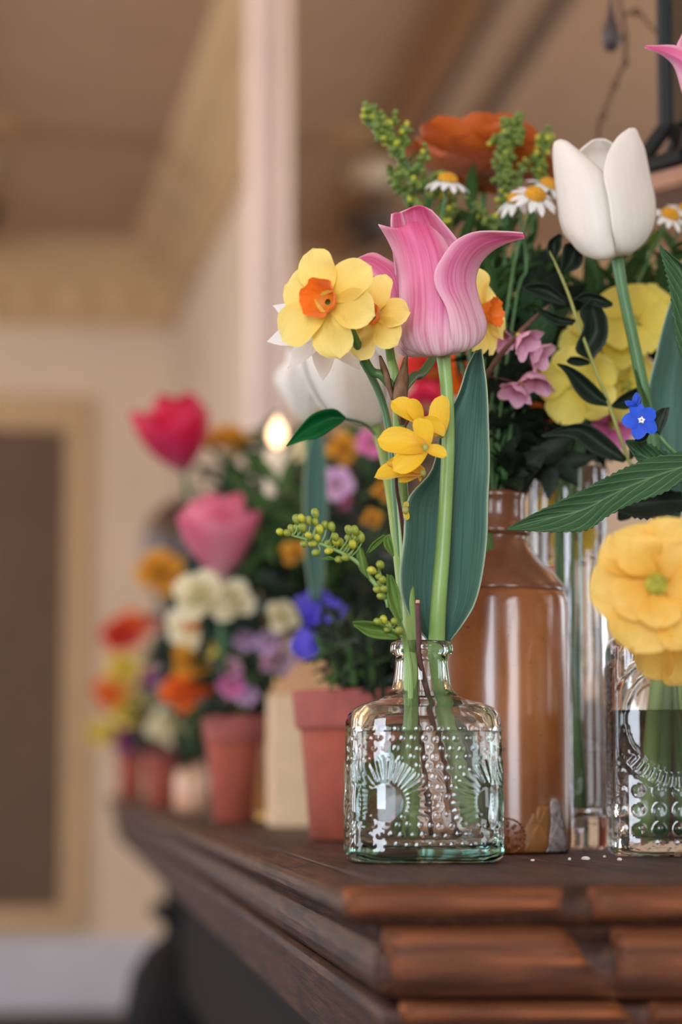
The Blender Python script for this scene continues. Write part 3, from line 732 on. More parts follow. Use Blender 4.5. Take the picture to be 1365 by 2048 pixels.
M_lemon = mat_petal('lemon_petal', rgb(222, 196, 60), rgb(232, 212, 88), rgb(236, 220, 110), rgb(214, 186, 60), 0.4, None, 0, 0.35)
M_blue = mat_petal('blue_petal', rgb(40, 80, 205), rgb(32, 84, 216), rgb(40, 96, 224), rgb(22, 52, 176), 0.4, None, 0, 0.2)
M_orange = mat_petal('burnt_orange_petal', rgb(150, 72, 14), rgb(196, 108, 24), rgb(196, 92, 22), rgb(150, 62, 14), 0.5, None, 0, 0.35)
M_orange2 = mat_petal('bright_orange_petal', rgb(220, 110, 20), rgb(240, 124, 24), rgb(242, 112, 30), rgb(206, 80, 16), 0.4, None, 0, 0.3)
M_amber = mat_petal('amber_petal', rgb(196, 130, 24), rgb(222, 160, 40), rgb(226, 164, 48), rgb(190, 120, 20), 0.4, None, 0, 0.3)
M_red = mat_petal('red_petal', rgb(190, 36, 26), rgb(222, 52, 34), rgb(224, 66, 42), rgb(170, 20, 24), 0.4, None, 0, 0.3)
M_crim = mat_petal('crimson_tulip_petal', rgb(236, 120, 160), rgb(226, 44, 92), rgb(214, 14, 62), rgb(190, 8, 50), 0.5, rgb(238, 80, 130), 0.35, 0.3, 0.5, (0.02, 0.3, 0.9))
M_pinkbl = mat_petal('blossom_pink_petal', rgb(206, 110, 150), rgb(228, 160, 190), rgb(238, 196, 214), rgb(196, 90, 136), 0.5, None, 0, 0.3)
M_magenta = mat_petal('magenta_petal', rgb(190, 60, 130), rgb(226, 110, 176), rgb(234, 150, 200), rgb(170, 40, 110), 0.4, None, 0, 0.3)
M_lilac = mat_petal('lilac_petal', rgb(160, 100, 160), rgb(206, 160, 206), rgb(224, 190, 222), rgb(150, 80, 150), 0.4, None, 0, 0.3)
M_violet = mat_petal('violet_petal', rgb(60, 50, 170), rgb(92, 80, 208), rgb(84, 76, 200), rgb(44, 34, 140), 0.4, None, 0, 0.25)
M_purple = mat_petal('purple_petal', rgb(110, 16, 96), rgb(150, 30, 130), rgb(146, 36, 130), rgb(90, 10, 80), 0.4, None, 0, 0.25)
M_creamp = mat_petal('cream_petal', rgb(222, 206, 140), rgb(236, 226, 184), rgb(240, 232, 204), rgb(214, 196, 140), 0.4, None, 0, 0.3)
M_daisyp = mat_petal('daisy_white_petal', rgb(236, 236, 226), rgb(244, 243, 240), rgb(246, 245, 243), None, 0, None, 0, 0.3)
M_daisyc = mat_plain('daisy_yellow_disc', rgb(224, 164, 30), 0.8, 0.2, 900, 0.8, c2=rgb(170, 110, 12))
M_eye = mat_plain('green_yellow_eye', rgb(170, 162, 50), 0.7, 0.2, 300)
M_eyew = mat_plain('white_eye', rgb(236, 236, 242), 0.6, 0.05, 300)
M_bud = mat_plain('goldenrod_bud', rgb(160, 168, 62), 0.5, 0.1, 700, c2=rgb(112, 130, 44), transl=0.1)
M_bud_y = mat_plain('goldenrod_yellow_bud', rgb(206, 194, 56), 0.5, 0.1, 700, c2=rgb(130, 146, 44))
M_papery = mat_plain('papery_spathe', rgb(150, 112, 80), 0.8, 0.2, 150, 0.5, c2=rgb(96, 66, 44), transl=0.2)
M_lf_tulip = mat_leaf('tulip_leaf', rgb(92, 126, 112), rgb(68, 102, 90), rgb(160, 176, 144), 0.45, 1, 0.12)
M_lf_dark = mat_leaf('dark_leaf', rgb(44, 56, 42), rgb(28, 38, 28), rgb(66, 82, 52), 0.4, 0, 0.12)
M_lf_mid = mat_leaf('mid_green_leaf', rgb(74, 104, 52), rgb(46, 74, 38), rgb(120, 146, 80), 0.5, 0, 0.2)
M_lf_bright = mat_leaf('fresh_green_leaf', rgb(112, 142, 64), rgb(84, 116, 48), rgb(146, 170, 90), 0.5, 0, 0.2)
M_lf_nettle = mat_leaf('serrated_leaf', rgb(70, 104, 66), rgb(46, 78, 50), rgb(122, 150, 104), 0.6, 7, 0.15)
M_lf_euc = mat_leaf('grey_green_leaf', rgb(66, 92, 84), rgb(46, 70, 64), rgb(100, 124, 108), 0.5, 0, 0.12)
M_lf_emer = mat_leaf('emerald_leaf', rgb(14, 110, 52), rgb(6, 84, 38), rgb(30, 128, 66), 0.35, 0, 0.2)

MOUTH = {  # (mouth point, point where cut stems stand) of each container
    'bottle': (Vector((bc.x, bc.y, ZS + H_rim)), Vector((bc.x, bc.y, ZS + 0.011))),
    'jar': (Vector((jc.x, jc.y, ZS + jz(990))), Vector((jc.x, jc.y, ZS + 0.01))),
    'vase': (Vector((vc.x, vc.y, ZS + vz(940))), Vector((vc.x, vc.y, ZS + 0.02))),
    'embossed': (Vector((ec.x, ec.y, ZS + ez(1165))), Vector((ec.x, ec.y, ZS + 0.012))),
    'stoneware': (mc + Vector((0, 0, 0.126)), mc + Vector((0, 0, 0.09))),
    'pale': (pc + Vector((0, 0, 0.056)), pc + Vector((0, 0, 0.01))),
    'gourd': (gc + Vector((0, 0, gz_(1001))), gc + Vector((0, 0, gz_(1030)))),
}
def jit(s): return Vector((random.uniform(-s, s), random.uniform(-s, s), 0))
def stem_path(head, ax, vessel, sp=0.005, pull=0.35):
    """curve from inside the vessel through its mouth to the head, arriving along ax"""
    m, b = MOUTH[vessel]; j = jit(sp); d = (head - m)
    mid = m + j + d * 0.5 + Vector((0, 0, d.length * 0.06))
    near = head - Vector(ax).normalized() * d.length * pull * 0.6
    return [b + jit(sp), m + j + Vector((0, 0, -0.004)), mid.lerp(near, 0.45), near, head]
def stemmed(name, label, cat, head, ax, vessel, r=0.0015, ms=None, group=None, sp=0.005, n=18, seg=7):
    P = stem_path(head, ax, vessel, sp)
    root = thing(name, label, cat, P[0], group)
    add('stem', tube(P, [r * 1.1, r], seg, n), ms or M_stem_d, root)
    return root
def radial(root, M, me, n, tilt, r0, nm='petal', spin=0.0, s=1.0, jt=0.06, z0=0.0):
    """n petals round the local z axis of M; tilt raises them towards the axis"""
    for i in range(n):
        a = spin + 2 * math.pi * i / n + random.uniform(-jt, jt); t = tilt + random.uniform(-jt, jt)
        d = Vector((math.cos(a) * math.cos(t), math.sin(a) * math.cos(t), math.sin(t)))
        nn = Vector((-math.cos(a) * math.sin(t), -math.sin(a) * math.sin(t), math.cos(t)))
        put(nm, me, root, M @ frame((r0 * math.cos(a), r0 * math.sin(a), z0), d, nn, s * random.uniform(0.94, 1.05)))
def hroot(root, M):
    o = bpy.data.objects.new('flower_head', None); o.empty_display_size = 0.01
    t = Matrix.Translation(M.translation); return link(o, root, t)
def head_tulip(root, M, s, m, key, open_=0.42, bend=-0.75):
    root = hroot(root, M)
    me = cached('petal|tulip' + key, lambda: leaf(0.056, 0.042, 'petal', bend, 0.75, 12, 9, 0.012), m)
    radial(root, M, me, 3, math.pi / 2 - open_, 0.004, 'petal', 0.3, s, 0.04)
    radial(root, M, me, 3, math.pi / 2 - open_ * 0.75, 0.003, 'petal', 0.3 + math.pi / 3, s * 0.96, 0.04, 0.001)
def head_daff(root, M, s, mp, mcor, key):
    root = hroot(root, M)
    me = cached('petal|daff' + key, lambda: leaf(0.0195, 0.0168, 'broad', 0.12, 0.26, 12, 9, 0.055), mp)
    radial(root, M, me, 3, 0.0, 0.0035, 'petal', 0.2, s, 0.16); radial(root, M, me, 3, 0.16, 0.0035, 'petal', 0.2 + math.pi / 3, s, 0.16, 0.0006)
    def cor():
        return lathe([(0.0012, 0.0), (0.0042, 0.0005), (0.0052, 0.003), (0.0058, 0.0055), (0.0066, 0.0078), (0.0078, 0.0090)], 30, (0, 0, 0), False,
                     lambda a, i, r, z: (r * (1 + 0.07 * math.sin(a * 6) * (i / 5) ** 2), z + 0.0008 * math.cos(a * 9) * (i / 5) ** 3))
    put('corona', cached('corona|' + key, cor, mcor), root, M @ Matrix.Scale(s, 4))
    put('ovary', cached('ovary|', lambda: ball(0.0026, 8, 6, 1.7), M_stem_d), root, M @ Matrix.Translation((0, 0, -0.012 * s)) @ Matrix.Scale(s, 4))
    put('flower_tube', cached('tube|', lambda: lathe([(0.0015, -0.012), (0.0016, -0.004), (0.0036, 0.0004)], 10, (0, 0, 0), False), M_stem_y), root, M @ Matrix.Scale(s, 4))
def head_daisy(root, M, s, n=13, droop=-0.1):
    root = hroot(root, M)
    me = cached('petal|daisy', lambda: leaf(0.0088, 0.0034, 'strap', 0.35, 0.2, 6, 3), M_daisyp)
    radial(root, M, me, n, droop, 0.0035, 'petal', 0, s, 0.1)
    put('disc', cached('disc|daisy', lambda: lathe([(0.001, -0.001), (0.0042, -0.0006), (0.0046, 0.0006), (0.004, 0.0022), (0.0026, 0.0033), (0.0008, 0.0038)], 18), M_daisyc), root, M @ Matrix.Scale(s, 4))
    put('sepal_cup', cached('cup|daisy', lambda: lathe([(0.0008, -0.0035), (0.0032, -0.0022), (0.0046, -0.0004), (0.004, 0.0)], 12), M_lf_mid), root, M @ Matrix.Scale(s, 4))
def head_prim(root, M, s, m, key, n=5, tilt=0.15, eye=None, ruff=0.05, L=0.0165, W=0.0175):
    root = hroot(root, M)
    me = cached('petal|prim' + key, lambda: leaf(L, W, 'obov', 0.25, 0.12, 10, 9, ruff, 0.12), m)
    radial(root, M, me, n, tilt, 0.0018, 'petal', 0.4, s, 0.05)
    put('eye', cached('eye|' + key, lambda: lathe([(0.0003, 0.0012), (0.0009, 0.0016), (0.0012, 0.001), (0.0022, 0.0012), (0.0026, 0.0002), (0.001, -0.004)], 12, (0, 0, 0), False), eye or M_eye), root, M @ Matrix.Scale(s, 4))
def head_ruffle(root, M, s, m, key, n=9, L=0.026, W=0.03, tilt=0.5):
    root = hroot(root, M)
    for q in range(3):
        me = cached('petal|ruf%s%d' % (key, q), lambda: leaf(L, W, 'round', 0.5 - 0.5 * q, 0.35, 10, 9, 0.07, 0, 0, 0, 0, q * 1.7), m)
        radial(root, M, me, n // 3 + 1, tilt + 0.28 * q, 0.003, 'petal', q * 0.7, s * (1 - 0.14 * q), 0.15, 0.001 * q)
    put('seed_head', cached('seed|' + key, lambda: ball(0.004, 10, 6), M_eye), root, M @ Matrix.Translation((0, 0, 0.004 * s)) @ Matrix.Scale(s, 4))
LEAFME = {}
def leaf_me(kind):
    if kind not in LEAFME:
        L = {'dark': (lambda: leaf(0.024, 0.0125, 'ovate', 0.45, 0.3, 9, 5), M_lf_dark),
             'lance': (lambda: leaf(0.03, 0.008, 'lance', 0.5, 0.3, 9, 5), M_lf_mid),
             'bright': (lambda: leaf(0.022, 0.007, 'lance', 0.4, 0.3, 8, 5), M_lf_bright),
             'euc': (lambda: leaf(0.02, 0.016, 'round', 0.3, 0.15, 8, 5), M_lf_euc),
             'serr': (lambda: leaf(0.032, 0.015, 'ovate', 0.5, 0.2, 21, 5, 0.01, 0, 0, 0.13), M_lf_nettle),
             'fern': (lambda: leaf(0.012, 0.0026, 'lance', 0.4, 0.2, 5, 3), M_lf_mid),
             'fernd': (lambda: leaf(0.014, 0.0034, 'lance', 0.4, 0.2, 5, 3), M_lf_dark)}[kind]
        LEAFME[kind] = cached('leaf|' + kind, *L)
    return LEAFME[kind]
def leaves_along(root, P, kind, n, s=1.0, t0=0.3, ang=0.9, opp=True, jt=0.3, phase=0.0):
    C = cr(P, 40); me = leaf_me(kind)
    for i in range(n):
        t = t0 + (1 - t0) * (i // 2 if opp else i) / max(1, (n // 2 if opp else n) - 0.5)
        k_ = min(38, int(t * 39)); p = C[k_]; tg = (C[k_ + 1] - C[max(0, k_ - 1)]).normalized()
        sd = tg.orthogonal().normalized(); sd = Matrix.Rotation(phase + (i % 2) * math.pi + (i // 2) * (1.2 if opp else 2.4) + random.uniform(-jt, jt), 3, tg) @ sd
        d = tg * math.cos(ang) + sd * math.sin(ang)
        put('leaf', me, root, frame(p, d, tg + Vector((0, 0, 0.3)) - sd * 0.2, s * random.uniform(0.75, 1.15)))
def sprig(label, tip, ax, vessel, kind, n, s=1.0, r=0.0009, ms=None, t0=0.45, group='leafy sprigs in the vases', ang=0.9, sp=0.008, opp=True, name='leafy_sprig'):
    P = stem_path(tip, ax, vessel, sp); root = thing(name, label, 'foliage', P[0], group)
    add('stem', tube(P, [r * 1.6, r, r * 0.6], 6, 20), ms or M_stem_d, root)
    leaves_along(root, P, kind, n, s, t0, ang, opp); return root
M_bud_d = mat_plain('goldenrod_green_bud', rgb(118, 136, 50), 0.55, 0.1, 700, c2=rgb(74, 98, 36))
def bud_me(y=False, dark=False):
    f = lambda: lathe([(0.0003, -0.0002), (0.0008, 0.0002), (0.0014, 0.0011), (0.0016, 0.0022), (0.0014, 0.0032), (0.0009, 0.0039), (0.0002, 0.004)], 9)
    return cached('bud|' + ('y' if y else 'd' if dark else 'g'), f, M_bud_y if y else M_bud_d if dark else M_bud)

# ------------------------------------------------------------------ pink tulip in the square bottle
YT = 1.105
Pt = lambda x, y, d=0.0, Y=YT: at(x, y, Y + d / 100)
b0 = MOUTH['bottle'][1]; m0 = MOUTH['bottle'][0]
tp = thing('pink_tulip', 'large pink tulip with flared petals and blue-green leaf in the square glass bottle', 'flower', b0)
P1_ = [[(858, 712, -.4), (868, 712, -.7), (880, 711, -.9), (890, 710, -.9), (898, 708, -.8)], [(812, 694, -.4), (838, 703, -1.4), (868, 707, -1.8), (895, 703, -1.9), (915, 694, -1.7)],
      [(797, 652, -.3), (820, 660, -1.6), (858, 665, -2.2), (895, 663, -2.3), (925, 655, -1.9)], [(800, 600, -.3), (825, 603, -1.5), (858, 605, -2.1), (895, 603, -2.2), (925, 600, -1.8)],
      [(797, 548, -.2), (822, 550, -1.3), (855, 550, -1.9), (890, 550, -2.0), (918, 550, -1.6)], [(789, 510, -.3), (815, 508, -1.3), (848, 506, -1.8), (882, 508, -1.9), (908, 512, -1.5)],
      [(776, 480, -.8), (803, 476, -1.4), (836, 470, -1.7), (868, 474, -1.7), (897, 492, -1.4)], [(757, 449, -1.6), (793, 456, -1.5), (826, 444, -1.5), (856, 449, -1.4), (884, 472, -1.2)]]
P2_ = [[(890, 708, -.9), (898, 709, -.9), (906, 708, -.8), (914, 706, -.6), (922, 704, -.3)], [(900, 690, -1.9), (918, 697, -1.9), (936, 697, -1.5), (952, 690, -.8), (962, 682, 0)],
      [(901, 660, -2.4), (922, 665, -2.3), (943, 664, -1.8), (962, 658, -.9), (974, 648, .1)], [(893, 616, -2.5), (912, 618, -2.4), (931, 615, -1.9), (948, 611, -1.1), (961, 606, -.1)],
      [(872, 574, -2.6), (894, 578, -2.4), (916, 577, -2.0), (936, 574, -1.3), (952, 568, -.3)], [(870, 545, -2.7), (892, 545, -2.5), (914, 545, -2.1), (936, 545, -1.4), (956, 541, -.5)],
      [(882, 519, -2.7), (902, 516, -2.6), (924, 516, -2.2), (946, 518, -1.6), (967, 519, -.9)], [(908, 484, -2.7), (926, 486, -2.6), (946, 490, -2.3), (968, 495, -1.9), (988, 500, -1.4)],
      [(950, 464, -2.8), (966, 467, -2.7), (982, 474, -2.4), (998, 482, -2.2), (1010, 488, -1.9)], [(1012, 463, -3.0), (1018, 467, -2.9), (1024, 472, -2.8), (1030, 476, -2.6), (1034, 480, -2.5)],
      [(1046, 466, -3.2), (1047, 468, -3.1), (1048, 471, -3.1), (1049, 474, -3.1), (1049, 477, -3.0)]]
P3_ = [[(846, 713, .2), (852, 713, 0), (858, 712, -.2)], [(808, 711, .6), (818, 708, 0), (832, 704, -.6)], [(790, 694, .9), (800, 690, .2), (815, 686, -.2)], [(775, 666, 1.0), (788, 662, .4), (805, 660, .3)],
      [(770, 634, .9), (785, 632, .4), (806, 630, .6)], [(775, 590, .7), (790, 588, .5), (808, 585, 1.0)], [(757, 561, .3), (776, 551, .6), (801, 540, 1.2)], [(727, 538, -.3), (748, 527, .5), (772, 517, 1.2)],
      [(703, 536, -.8), (720, 522, .2), (742, 506, 1.0)], [(682, 541, -1.2), (688, 534, -.7), (697, 526, -.3)]]
P4_ = [[(850, 705, 1.2), (885, 706, 1.5), (915, 705, 1.2)], [(810, 640, 1.5), (870, 640, 2.3), (930, 640, 1.5)], [(800, 560, 1.4), (865, 560, 2.2), (935, 560, 1.4)], [(792, 490, 1.2), (855, 480, 1.9), (925, 500, 1.3)],
      [(790, 450, .8), (842, 445, 1.6), (910, 473, 1.1)], [(794, 430, .6), (835, 422, 1.3), (886, 444, 1.0)], [(806, 423, .6), (838, 411, 1.0), (864, 420, .9)]]
P5_ = [[(835, 705, .8), (850, 706, 1.1), (870, 706, 1.2)], [(795, 640, .9), (812, 640, 1.6), (835, 640, 2.0)], [(792, 560, .9), (808, 560, 1.5), (830, 560, 1.8)], [(786, 490, .5), (800, 490, 1.1), (822, 490, 1.4)], [(783, 450, -.1), (794, 448, .5), (812, 450, .9)], [(784, 428, -.2), (793, 425, .2), (804, 425, .6)]]
P6_ = [[(900, 706, 1.0), (920, 705, 1.0), (935, 700, .6)], [(915, 650, 1.6), (945, 650, 1.4), (966, 645, .4)], [(905, 580, 1.6), (930, 580, 1.5), (950, 575, .5)], [(900, 520, 1.3), (920, 520, 1.2), (944, 525, .4)]]
for rows in (P1_, P2_, P3_, P4_, P5_, P6_):
    add('petal', patch(rows, YT, 34, 17), M_pinkp, tp, True, 0.0007)
add('stem', tube([Pt(938, 1648, 1.2), Pt(905, 1500, .9), Pt(877, 1330, .5), Pt(874, 1285, .4), Pt(878, 1200), Pt(886, 1100), Pt(893, 980, -.1), Pt(897, 880, -.2), Pt(895, 790, -.2), Pt(887, 708, -.2)], [0.0042, 0.0042, 0.0042, 0.0040, 0.0038, 0.0036, 0.0033, 0.0031, 0.0030, 0.0034], 16, 60), M_stem, tp)
LF = [[(858, 1284, .2), (868, 1285, .6), (880, 1286, .8), (892, 1284, .6), (903, 1280, .2)], [(828, 1246, -.5), (850, 1256, .5), (880, 1260, 1.0), (905, 1256, .5), (928, 1246, -.4)],
      [(806, 1200, -.8), (838, 1208, .4), (882, 1212, 1.0), (922, 1208, .4), (951, 1206, -.5)], [(800, 1150, -.9), (836, 1152, .4), (884, 1154, 1.1), (930, 1152, .3), (966, 1148, -.5)],
      [(808, 1080, -.9), (842, 1080, .4), (886, 1080, 1.1), (935, 1080, .3), (975, 1076, -.5)], [(816, 1000, -.8), (848, 1000, .4), (892, 1000, 1.1), (938, 1000, .4), (977, 1000, -.4)],
      [(864, 940, -.1), (880, 938, .6), (903, 932, 1.1), (944, 930, .5), (980, 930, -.3)], [(884, 858, .3), (894, 855, .9), (912, 850, 1.2), (950, 850, .6), (978, 848, -.2)],
      [(918, 786, .2), (924, 784, .8), (934, 781, 1.2), (955, 780, .7), (975, 778, 0)], [(934, 736, .6), (938, 735, 1.0), (946, 734, 1.2), (958, 733, .9), (969, 732, .4)], [(950, 703, 1.0), (954, 701, 1.1), (958, 700, 1.2), (961, 699, 1.1), (964, 698, 1.0)]]
add('leaf', patch(LF, YT + 0.004, 44, 17), M_lf_tulip, tp, True, 0.0006)
LF2 = [[(905, 1420, 1.0), (912, 1420, 1.2), (925, 1420, 1.0)], [(905, 1480, 1.1), (925, 1480, 1.3), (945, 1480, 1.0)], [(925, 1560, 1.2), (945, 1560, 1.4), (965, 1560, 1.1)], [(935, 1620, 1.2), (952, 1630, 1.4), (968, 1615, 1.1)], [(950, 1655, 1.3), (955, 1658, 1.4), (960, 1655, 1.3)]]
add('leaf', patch(LF2, YT, 20, 9), M_lf_mid, tp, True, 0.0005)

# ------------------------------------------------------------------ white tulip in the embossed bottle
YW = 1.185
tw_ = thing('white_tulip', 'tall closed white tulip on a green stem in the embossed bottle', 'flower', MOUTH['embossed'][1])
WA = [[(1205, 518, -.6), (1212, 519, -.9), (1219, 518, -1.0), (1226, 516, -1.0), (1232, 513, -.9)], [(1165, 507, .2), (1185, 514, -1.2), (1205, 516, -1.8), (1220, 510, -1.9), (1230, 502, -1.8)], [(1135, 470, .4), (1158, 480, -1.4), (1186, 484, -2.1), (1210, 478, -2.3), (1226, 468, -2.1)],
      [(1120, 430, .5), (1145, 434, -1.4), (1175, 436, -2.2), (1204, 434, -2.4), (1223, 428, -2.1)], [(1112, 370, .5), (1136, 370, -1.3), (1166, 370, -2.1), (1195, 370, -2.2), (1216, 368, -1.9)], [(1107, 315, .3), (1126, 318, -1.0), (1152, 322, -1.7), (1180, 330, -1.8), (1204, 342, -1.6)],
      [(1109, 288, 0), (1120, 286, -.6), (1136, 290, -1.0), (1152, 300, -1.2), (1168, 310, -1.2)], [(1117, 281, -.2), (1122, 280, -.3), (1128, 281, -.4), (1134, 283, -.5), (1140, 287, -.6)]]
WB = [[(1228, 512, -.9), (1234, 512, -1.0), (1240, 511, -.9), (1247, 510, -.7), (1254, 507, -.4)], [(1231, 492, -1.9), (1246, 499, -1.8), (1262, 500, -1.3), (1277, 495, -.5), (1288, 485, .3)], [(1225, 455, -2.5), (1246, 460, -2.3), (1270, 460, -1.7), (1293, 455, -.8), (1309, 446, .3)],
      [(1218, 400, -2.6), (1240, 402, -2.4), (1267, 403, -1.8), (1293, 402, -.8), (1311, 398, .4)], [(1208, 350, -2.4), (1230, 348, -2.3), (1256, 347, -1.8), (1281, 345, -.9), (1299, 342, .2)], [(1216, 308, -2.0), (1234, 304, -1.9), (1254, 302, -1.5), (1275, 301, -.9), (1290, 298, 0)],
      [(1235, 276, -1.4), (1246, 275, -1.4), (1258, 274, -1.2), (1270, 275, -.8), (1281, 278, -.2)], [(1258, 258, -.9), (1262, 257, -.9), (1266, 256, -.8), (1270, 257, -.7), (1274, 261, -.5)]]
WC = [[(1200, 510, .9), (1220, 512, 1.2), (1240, 508, .9)], [(1130, 470, 1.5), (1215, 475, 2.2), (1290, 465, 1.5)], [(1124, 380, 1.3), (1205, 380, 2), (1290, 370, 1.3)], [(1142, 325, 1), (1200, 318, 1.6), (1262, 315, 1)], [(1164, 298, .6), (1198, 290, 1.0), (1234, 292, .6)], [(1186, 281, .5), (1198, 278, .7), (1212, 279, .5)]]
WD = [[(1195, 512, .2), (1205, 514, .2), (1215, 514, 0)], [(1128, 460, .9), (1160, 470, 1.4), (1190, 470, 1.5)], [(1116, 380, .9), (1145, 380, 1.4), (1180, 380, 1.6)], [(1120, 320, .6), (1145, 320, 1.0), (1170, 325, 1.2)], [(1140, 300, .3), (1150, 300, .4), (1160, 304, .5)]]
WE = [[(1245, 510, .2), (1255, 510, .3), (1265, 506, .2)], [(1240, 460, 1.6), (1275, 460, 1.5), (1305, 450, .8)], [(1235, 380, 1.6), (1272, 380, 1.5), (1304, 375, .8)], [(1240, 310, 1.2), (1262, 310, 1.0), (1286, 310, .5)], [(1256, 280, .6), (1264, 280, .5), (1272, 282, .3)]]
for rows in (WA, WB, WC, WD, WE): add('petal', patch(rows, YW, 30, 17), M_whitep, tw_, True, 0.0008)
add('stem', tube([MOUTH['embossed'][1] + Vector((0.004, 0, 0)), at(1352, 1400, YE2), at(1347, 1190, YE2), at(1335, 1080, 1.19), at(1316, 940, YW), at(1299, 840, YW), at(1284, 760, YW), at(1263, 660, YW), at(1246, 580, YW), at(1234, 508, YW)], [0.0034, 0.0033, 0.0032, 0.0032, 0.0032, 0.0032, 0.0031, 0.0030, 0.0029, 0.0032], 14, 50), M_stem_d, tw_)
LW = [[(1330, 1085, .3), (1340, 1088, .5), (1352, 1090, .4)], [(1308, 950, -.6), (1335, 955, .4), (1375, 960, .2)], [(1298, 850, -.9), (1330, 850, .5), (1385, 850, .1)], [(1297, 780, -.9), (1332, 780, .6), (1388, 780, .1)], [(1312, 715, -.7), (1345, 712, .6), (1388, 710, .2)], [(1326, 655, -.4), (1356, 650, .6), (1388, 640, .3)], [(1346, 590, .1), (1365, 582, .5), (1384, 575, .4)], [(1366, 535, .4), (1370, 530, .5), (1374, 528, .5)]]
add('leaf', patch(LW, YW + 0.01, 34, 13), M_lf_tulip, tw_, True, 0.0006)
LW2 = [[(1304, 850, 0), (1300, 848, -.3), (1296, 846, -.5)], [(1302, 810, 0), (1296, 806, -.5), (1286, 800, -.9)], [(1288, 775, 0), (1282, 770, -.4), (1275, 768, -.8)], [(1273, 742, -.2), (1272, 740, -.3), (1271, 739, -.4)]]
add('leaf', patch(LW2, YW, 16, 7), M_lf_mid, tw_, True, 0.0005)

# ------------------------------------------------------------------ the other stems in the square bottle
# daffodils: three heads on one cluster stem
df = thing('daffodil_stem', 'daffodil cluster with orange cups and papery sheath beside the pink tulip', 'flower', b0 + Vector((-0.006, -0.004, 0)))
j0 = at(797, 790, 1.105)
add('stem', tube([b0 + Vector((-0.006, -0.004, 0)), at(822, 1400, 1.10), at(822, 1285, 1.102), at(812, 1100, 1.118), at(803, 950, 1.118), j0], [0.0034, 0.0034, 0.0033, 0.003, 0.003, 0.003], 12, 40), M_stem, df)
hd = [((656, 604), 1.062, (-0.55, -0.82, 0.02), 1.16, 0.9), ((748, 634), 1.085, (-0.62, -0.78, 0.1), 0.86, 0.3), ((962, 628), 1.165, (0.80, -0.58, 0.02), 1.0, 0.1)]
for i, ((hx, hy), Y, ax, s, spn) in enumerate(hd):
    h = at(hx, hy, Y); a = Vector(ax).normalized(); M = axisframe(h, a, 1.0, spn)
    head_daff(df, M, s, M_yelp, M_corona, 'a')
    bk = h - a * 0.0145 * s
    mid = (at(738, 735, 1.10), at(782, 715, 1.108), at(850, 740, 1.14))[i]
    add('pedicel', tube([j0, j0.lerp(mid, 0.55) + Vector((0, 0, 0.002)), mid, bk + Vector((0, 0, -0.003)), bk], [0.0024, 0.0022, 0.0022, 0.002, 0.0022], 9, 24), (M_stem_d, M_stem, M_stem_d)[i], df)
add('papery_sheath', patch([[(800, 850, -.4), (806, 850, -.6), (814, 848, -.3)], [(788, 800, -.3), (799, 800, -.9), (815, 798, -.3)], [(788, 770, 0), (800, 768, -.8), (818, 764, -.2)], [(800, 740, -.2), (808, 738, -.6), (816, 734, -.2)], [(808, 715, -.6), (812, 713, -.7), (816, 712, -.5)]], 1.10, 18, 9), M_papery, df, True, 0.0003)
add('papery_sheath', patch([[(783, 800, 0), (787, 800, -.2), (791, 800, 0)], [(764, 745, .1), (770, 744, -.2), (778, 745, 0)], [(758, 712, .1), (760, 711, 0), (763, 712, .1)]], 1.10, 12, 5), M_papery, df, True, 0.0003)
# white narcissus just behind
h = at(652, 652, 1.13)
wn = thing('white_narcissus', 'ragged white narcissus half hidden behind the yellow daffodil', 'flower', b0 + Vector((-0.012, 0.004, 0)))
add('stem', tube([b0 + Vector((-0.012, 0.004, 0)), at(815, 1400, 1.112), at(815, 1285, 1.115), at(796, 1050, 1.135), at(770, 820, 1.14), at(705, 690, 1.142), h + Vector((0.006, 0.008, 0))], [0.0018], 8, 36), M_stem_d, wn)
radial(wn, axisframe(h, (-0.3, -0.9, 0.1)), cached('petal|wn', lambda: leaf(0.026, 0.012, 'lance', -0.2, 0.25, 9, 7, 0.08), M_whitep), 10, 0.05, 0.003, 'petal', 0.15)
put('eye', cached('eye|wn', lambda: ball(0.004, 10, 6, 0.6), M_eye), wn, axisframe(h, (-0.3, -0.9, 0.1)))
# forsythia
fs_ = thing('forsythia_sprig', 'yellow forsythia sprig on a thin brown twig in front of the tulip leaf', 'flower', b0 + Vector((0.004, 0.006, 0)))
tw_p = [b0 + Vector((0.004, 0.006, 0)), at(832, 1400, 1.112), at(828, 1285, 1.112), at(815, 1150, 1.118), at(804, 1040, 1.10), at(793, 960, 1.086), at(800, 880, 1.088), at(828, 820, 1.088)]
add('twig', tube(tw_p, [0.0012, 0.0012, 0.0011, 0.0010, 0.0009, 0.0008, 0.0007, 0.0006], 8, 50), M_twig_r, fs_)
fp = cached('petal|forsy', lambda: leaf(0.0148, 0.0088, 'broad', 0.3, 0.35, 11, 7, 0.03), M_gold)
def forsy(c, petals, ax):
    h_ = at(*c); fh = hroot(fs_, Matrix.Translation(h_))
    for (ex, ey, dd) in petals:
        e = at(ex, ey, c[2] + dd / 100); d = e - h_
        put('petal', fp, fh, frame(h_, d, ax, d.length / 0.0145))
    put('calyx', cached('calyx|f', lambda: ball(0.0016, 8, 6, 1.3), M_stem_y), fh, Matrix.Translation(h_))
forsy((851, 896, 1.066), [(757, 873, .2), (842, 832, .3), (894, 908, -.3), (790, 938, -.3)], (0.1, -1, 0.25))
forsy((842, 842, 1.08), [(786, 798, .2), (820, 800, -.6), (862, 868, -.4), (896, 862, .5)], (-0.3, -1, 0.5))
forsy((884, 868, 1.09), [(880, 790, -.2), (862, 820, .4), (858, 858, -.2)], (-0.6, -0.8, 0.2))
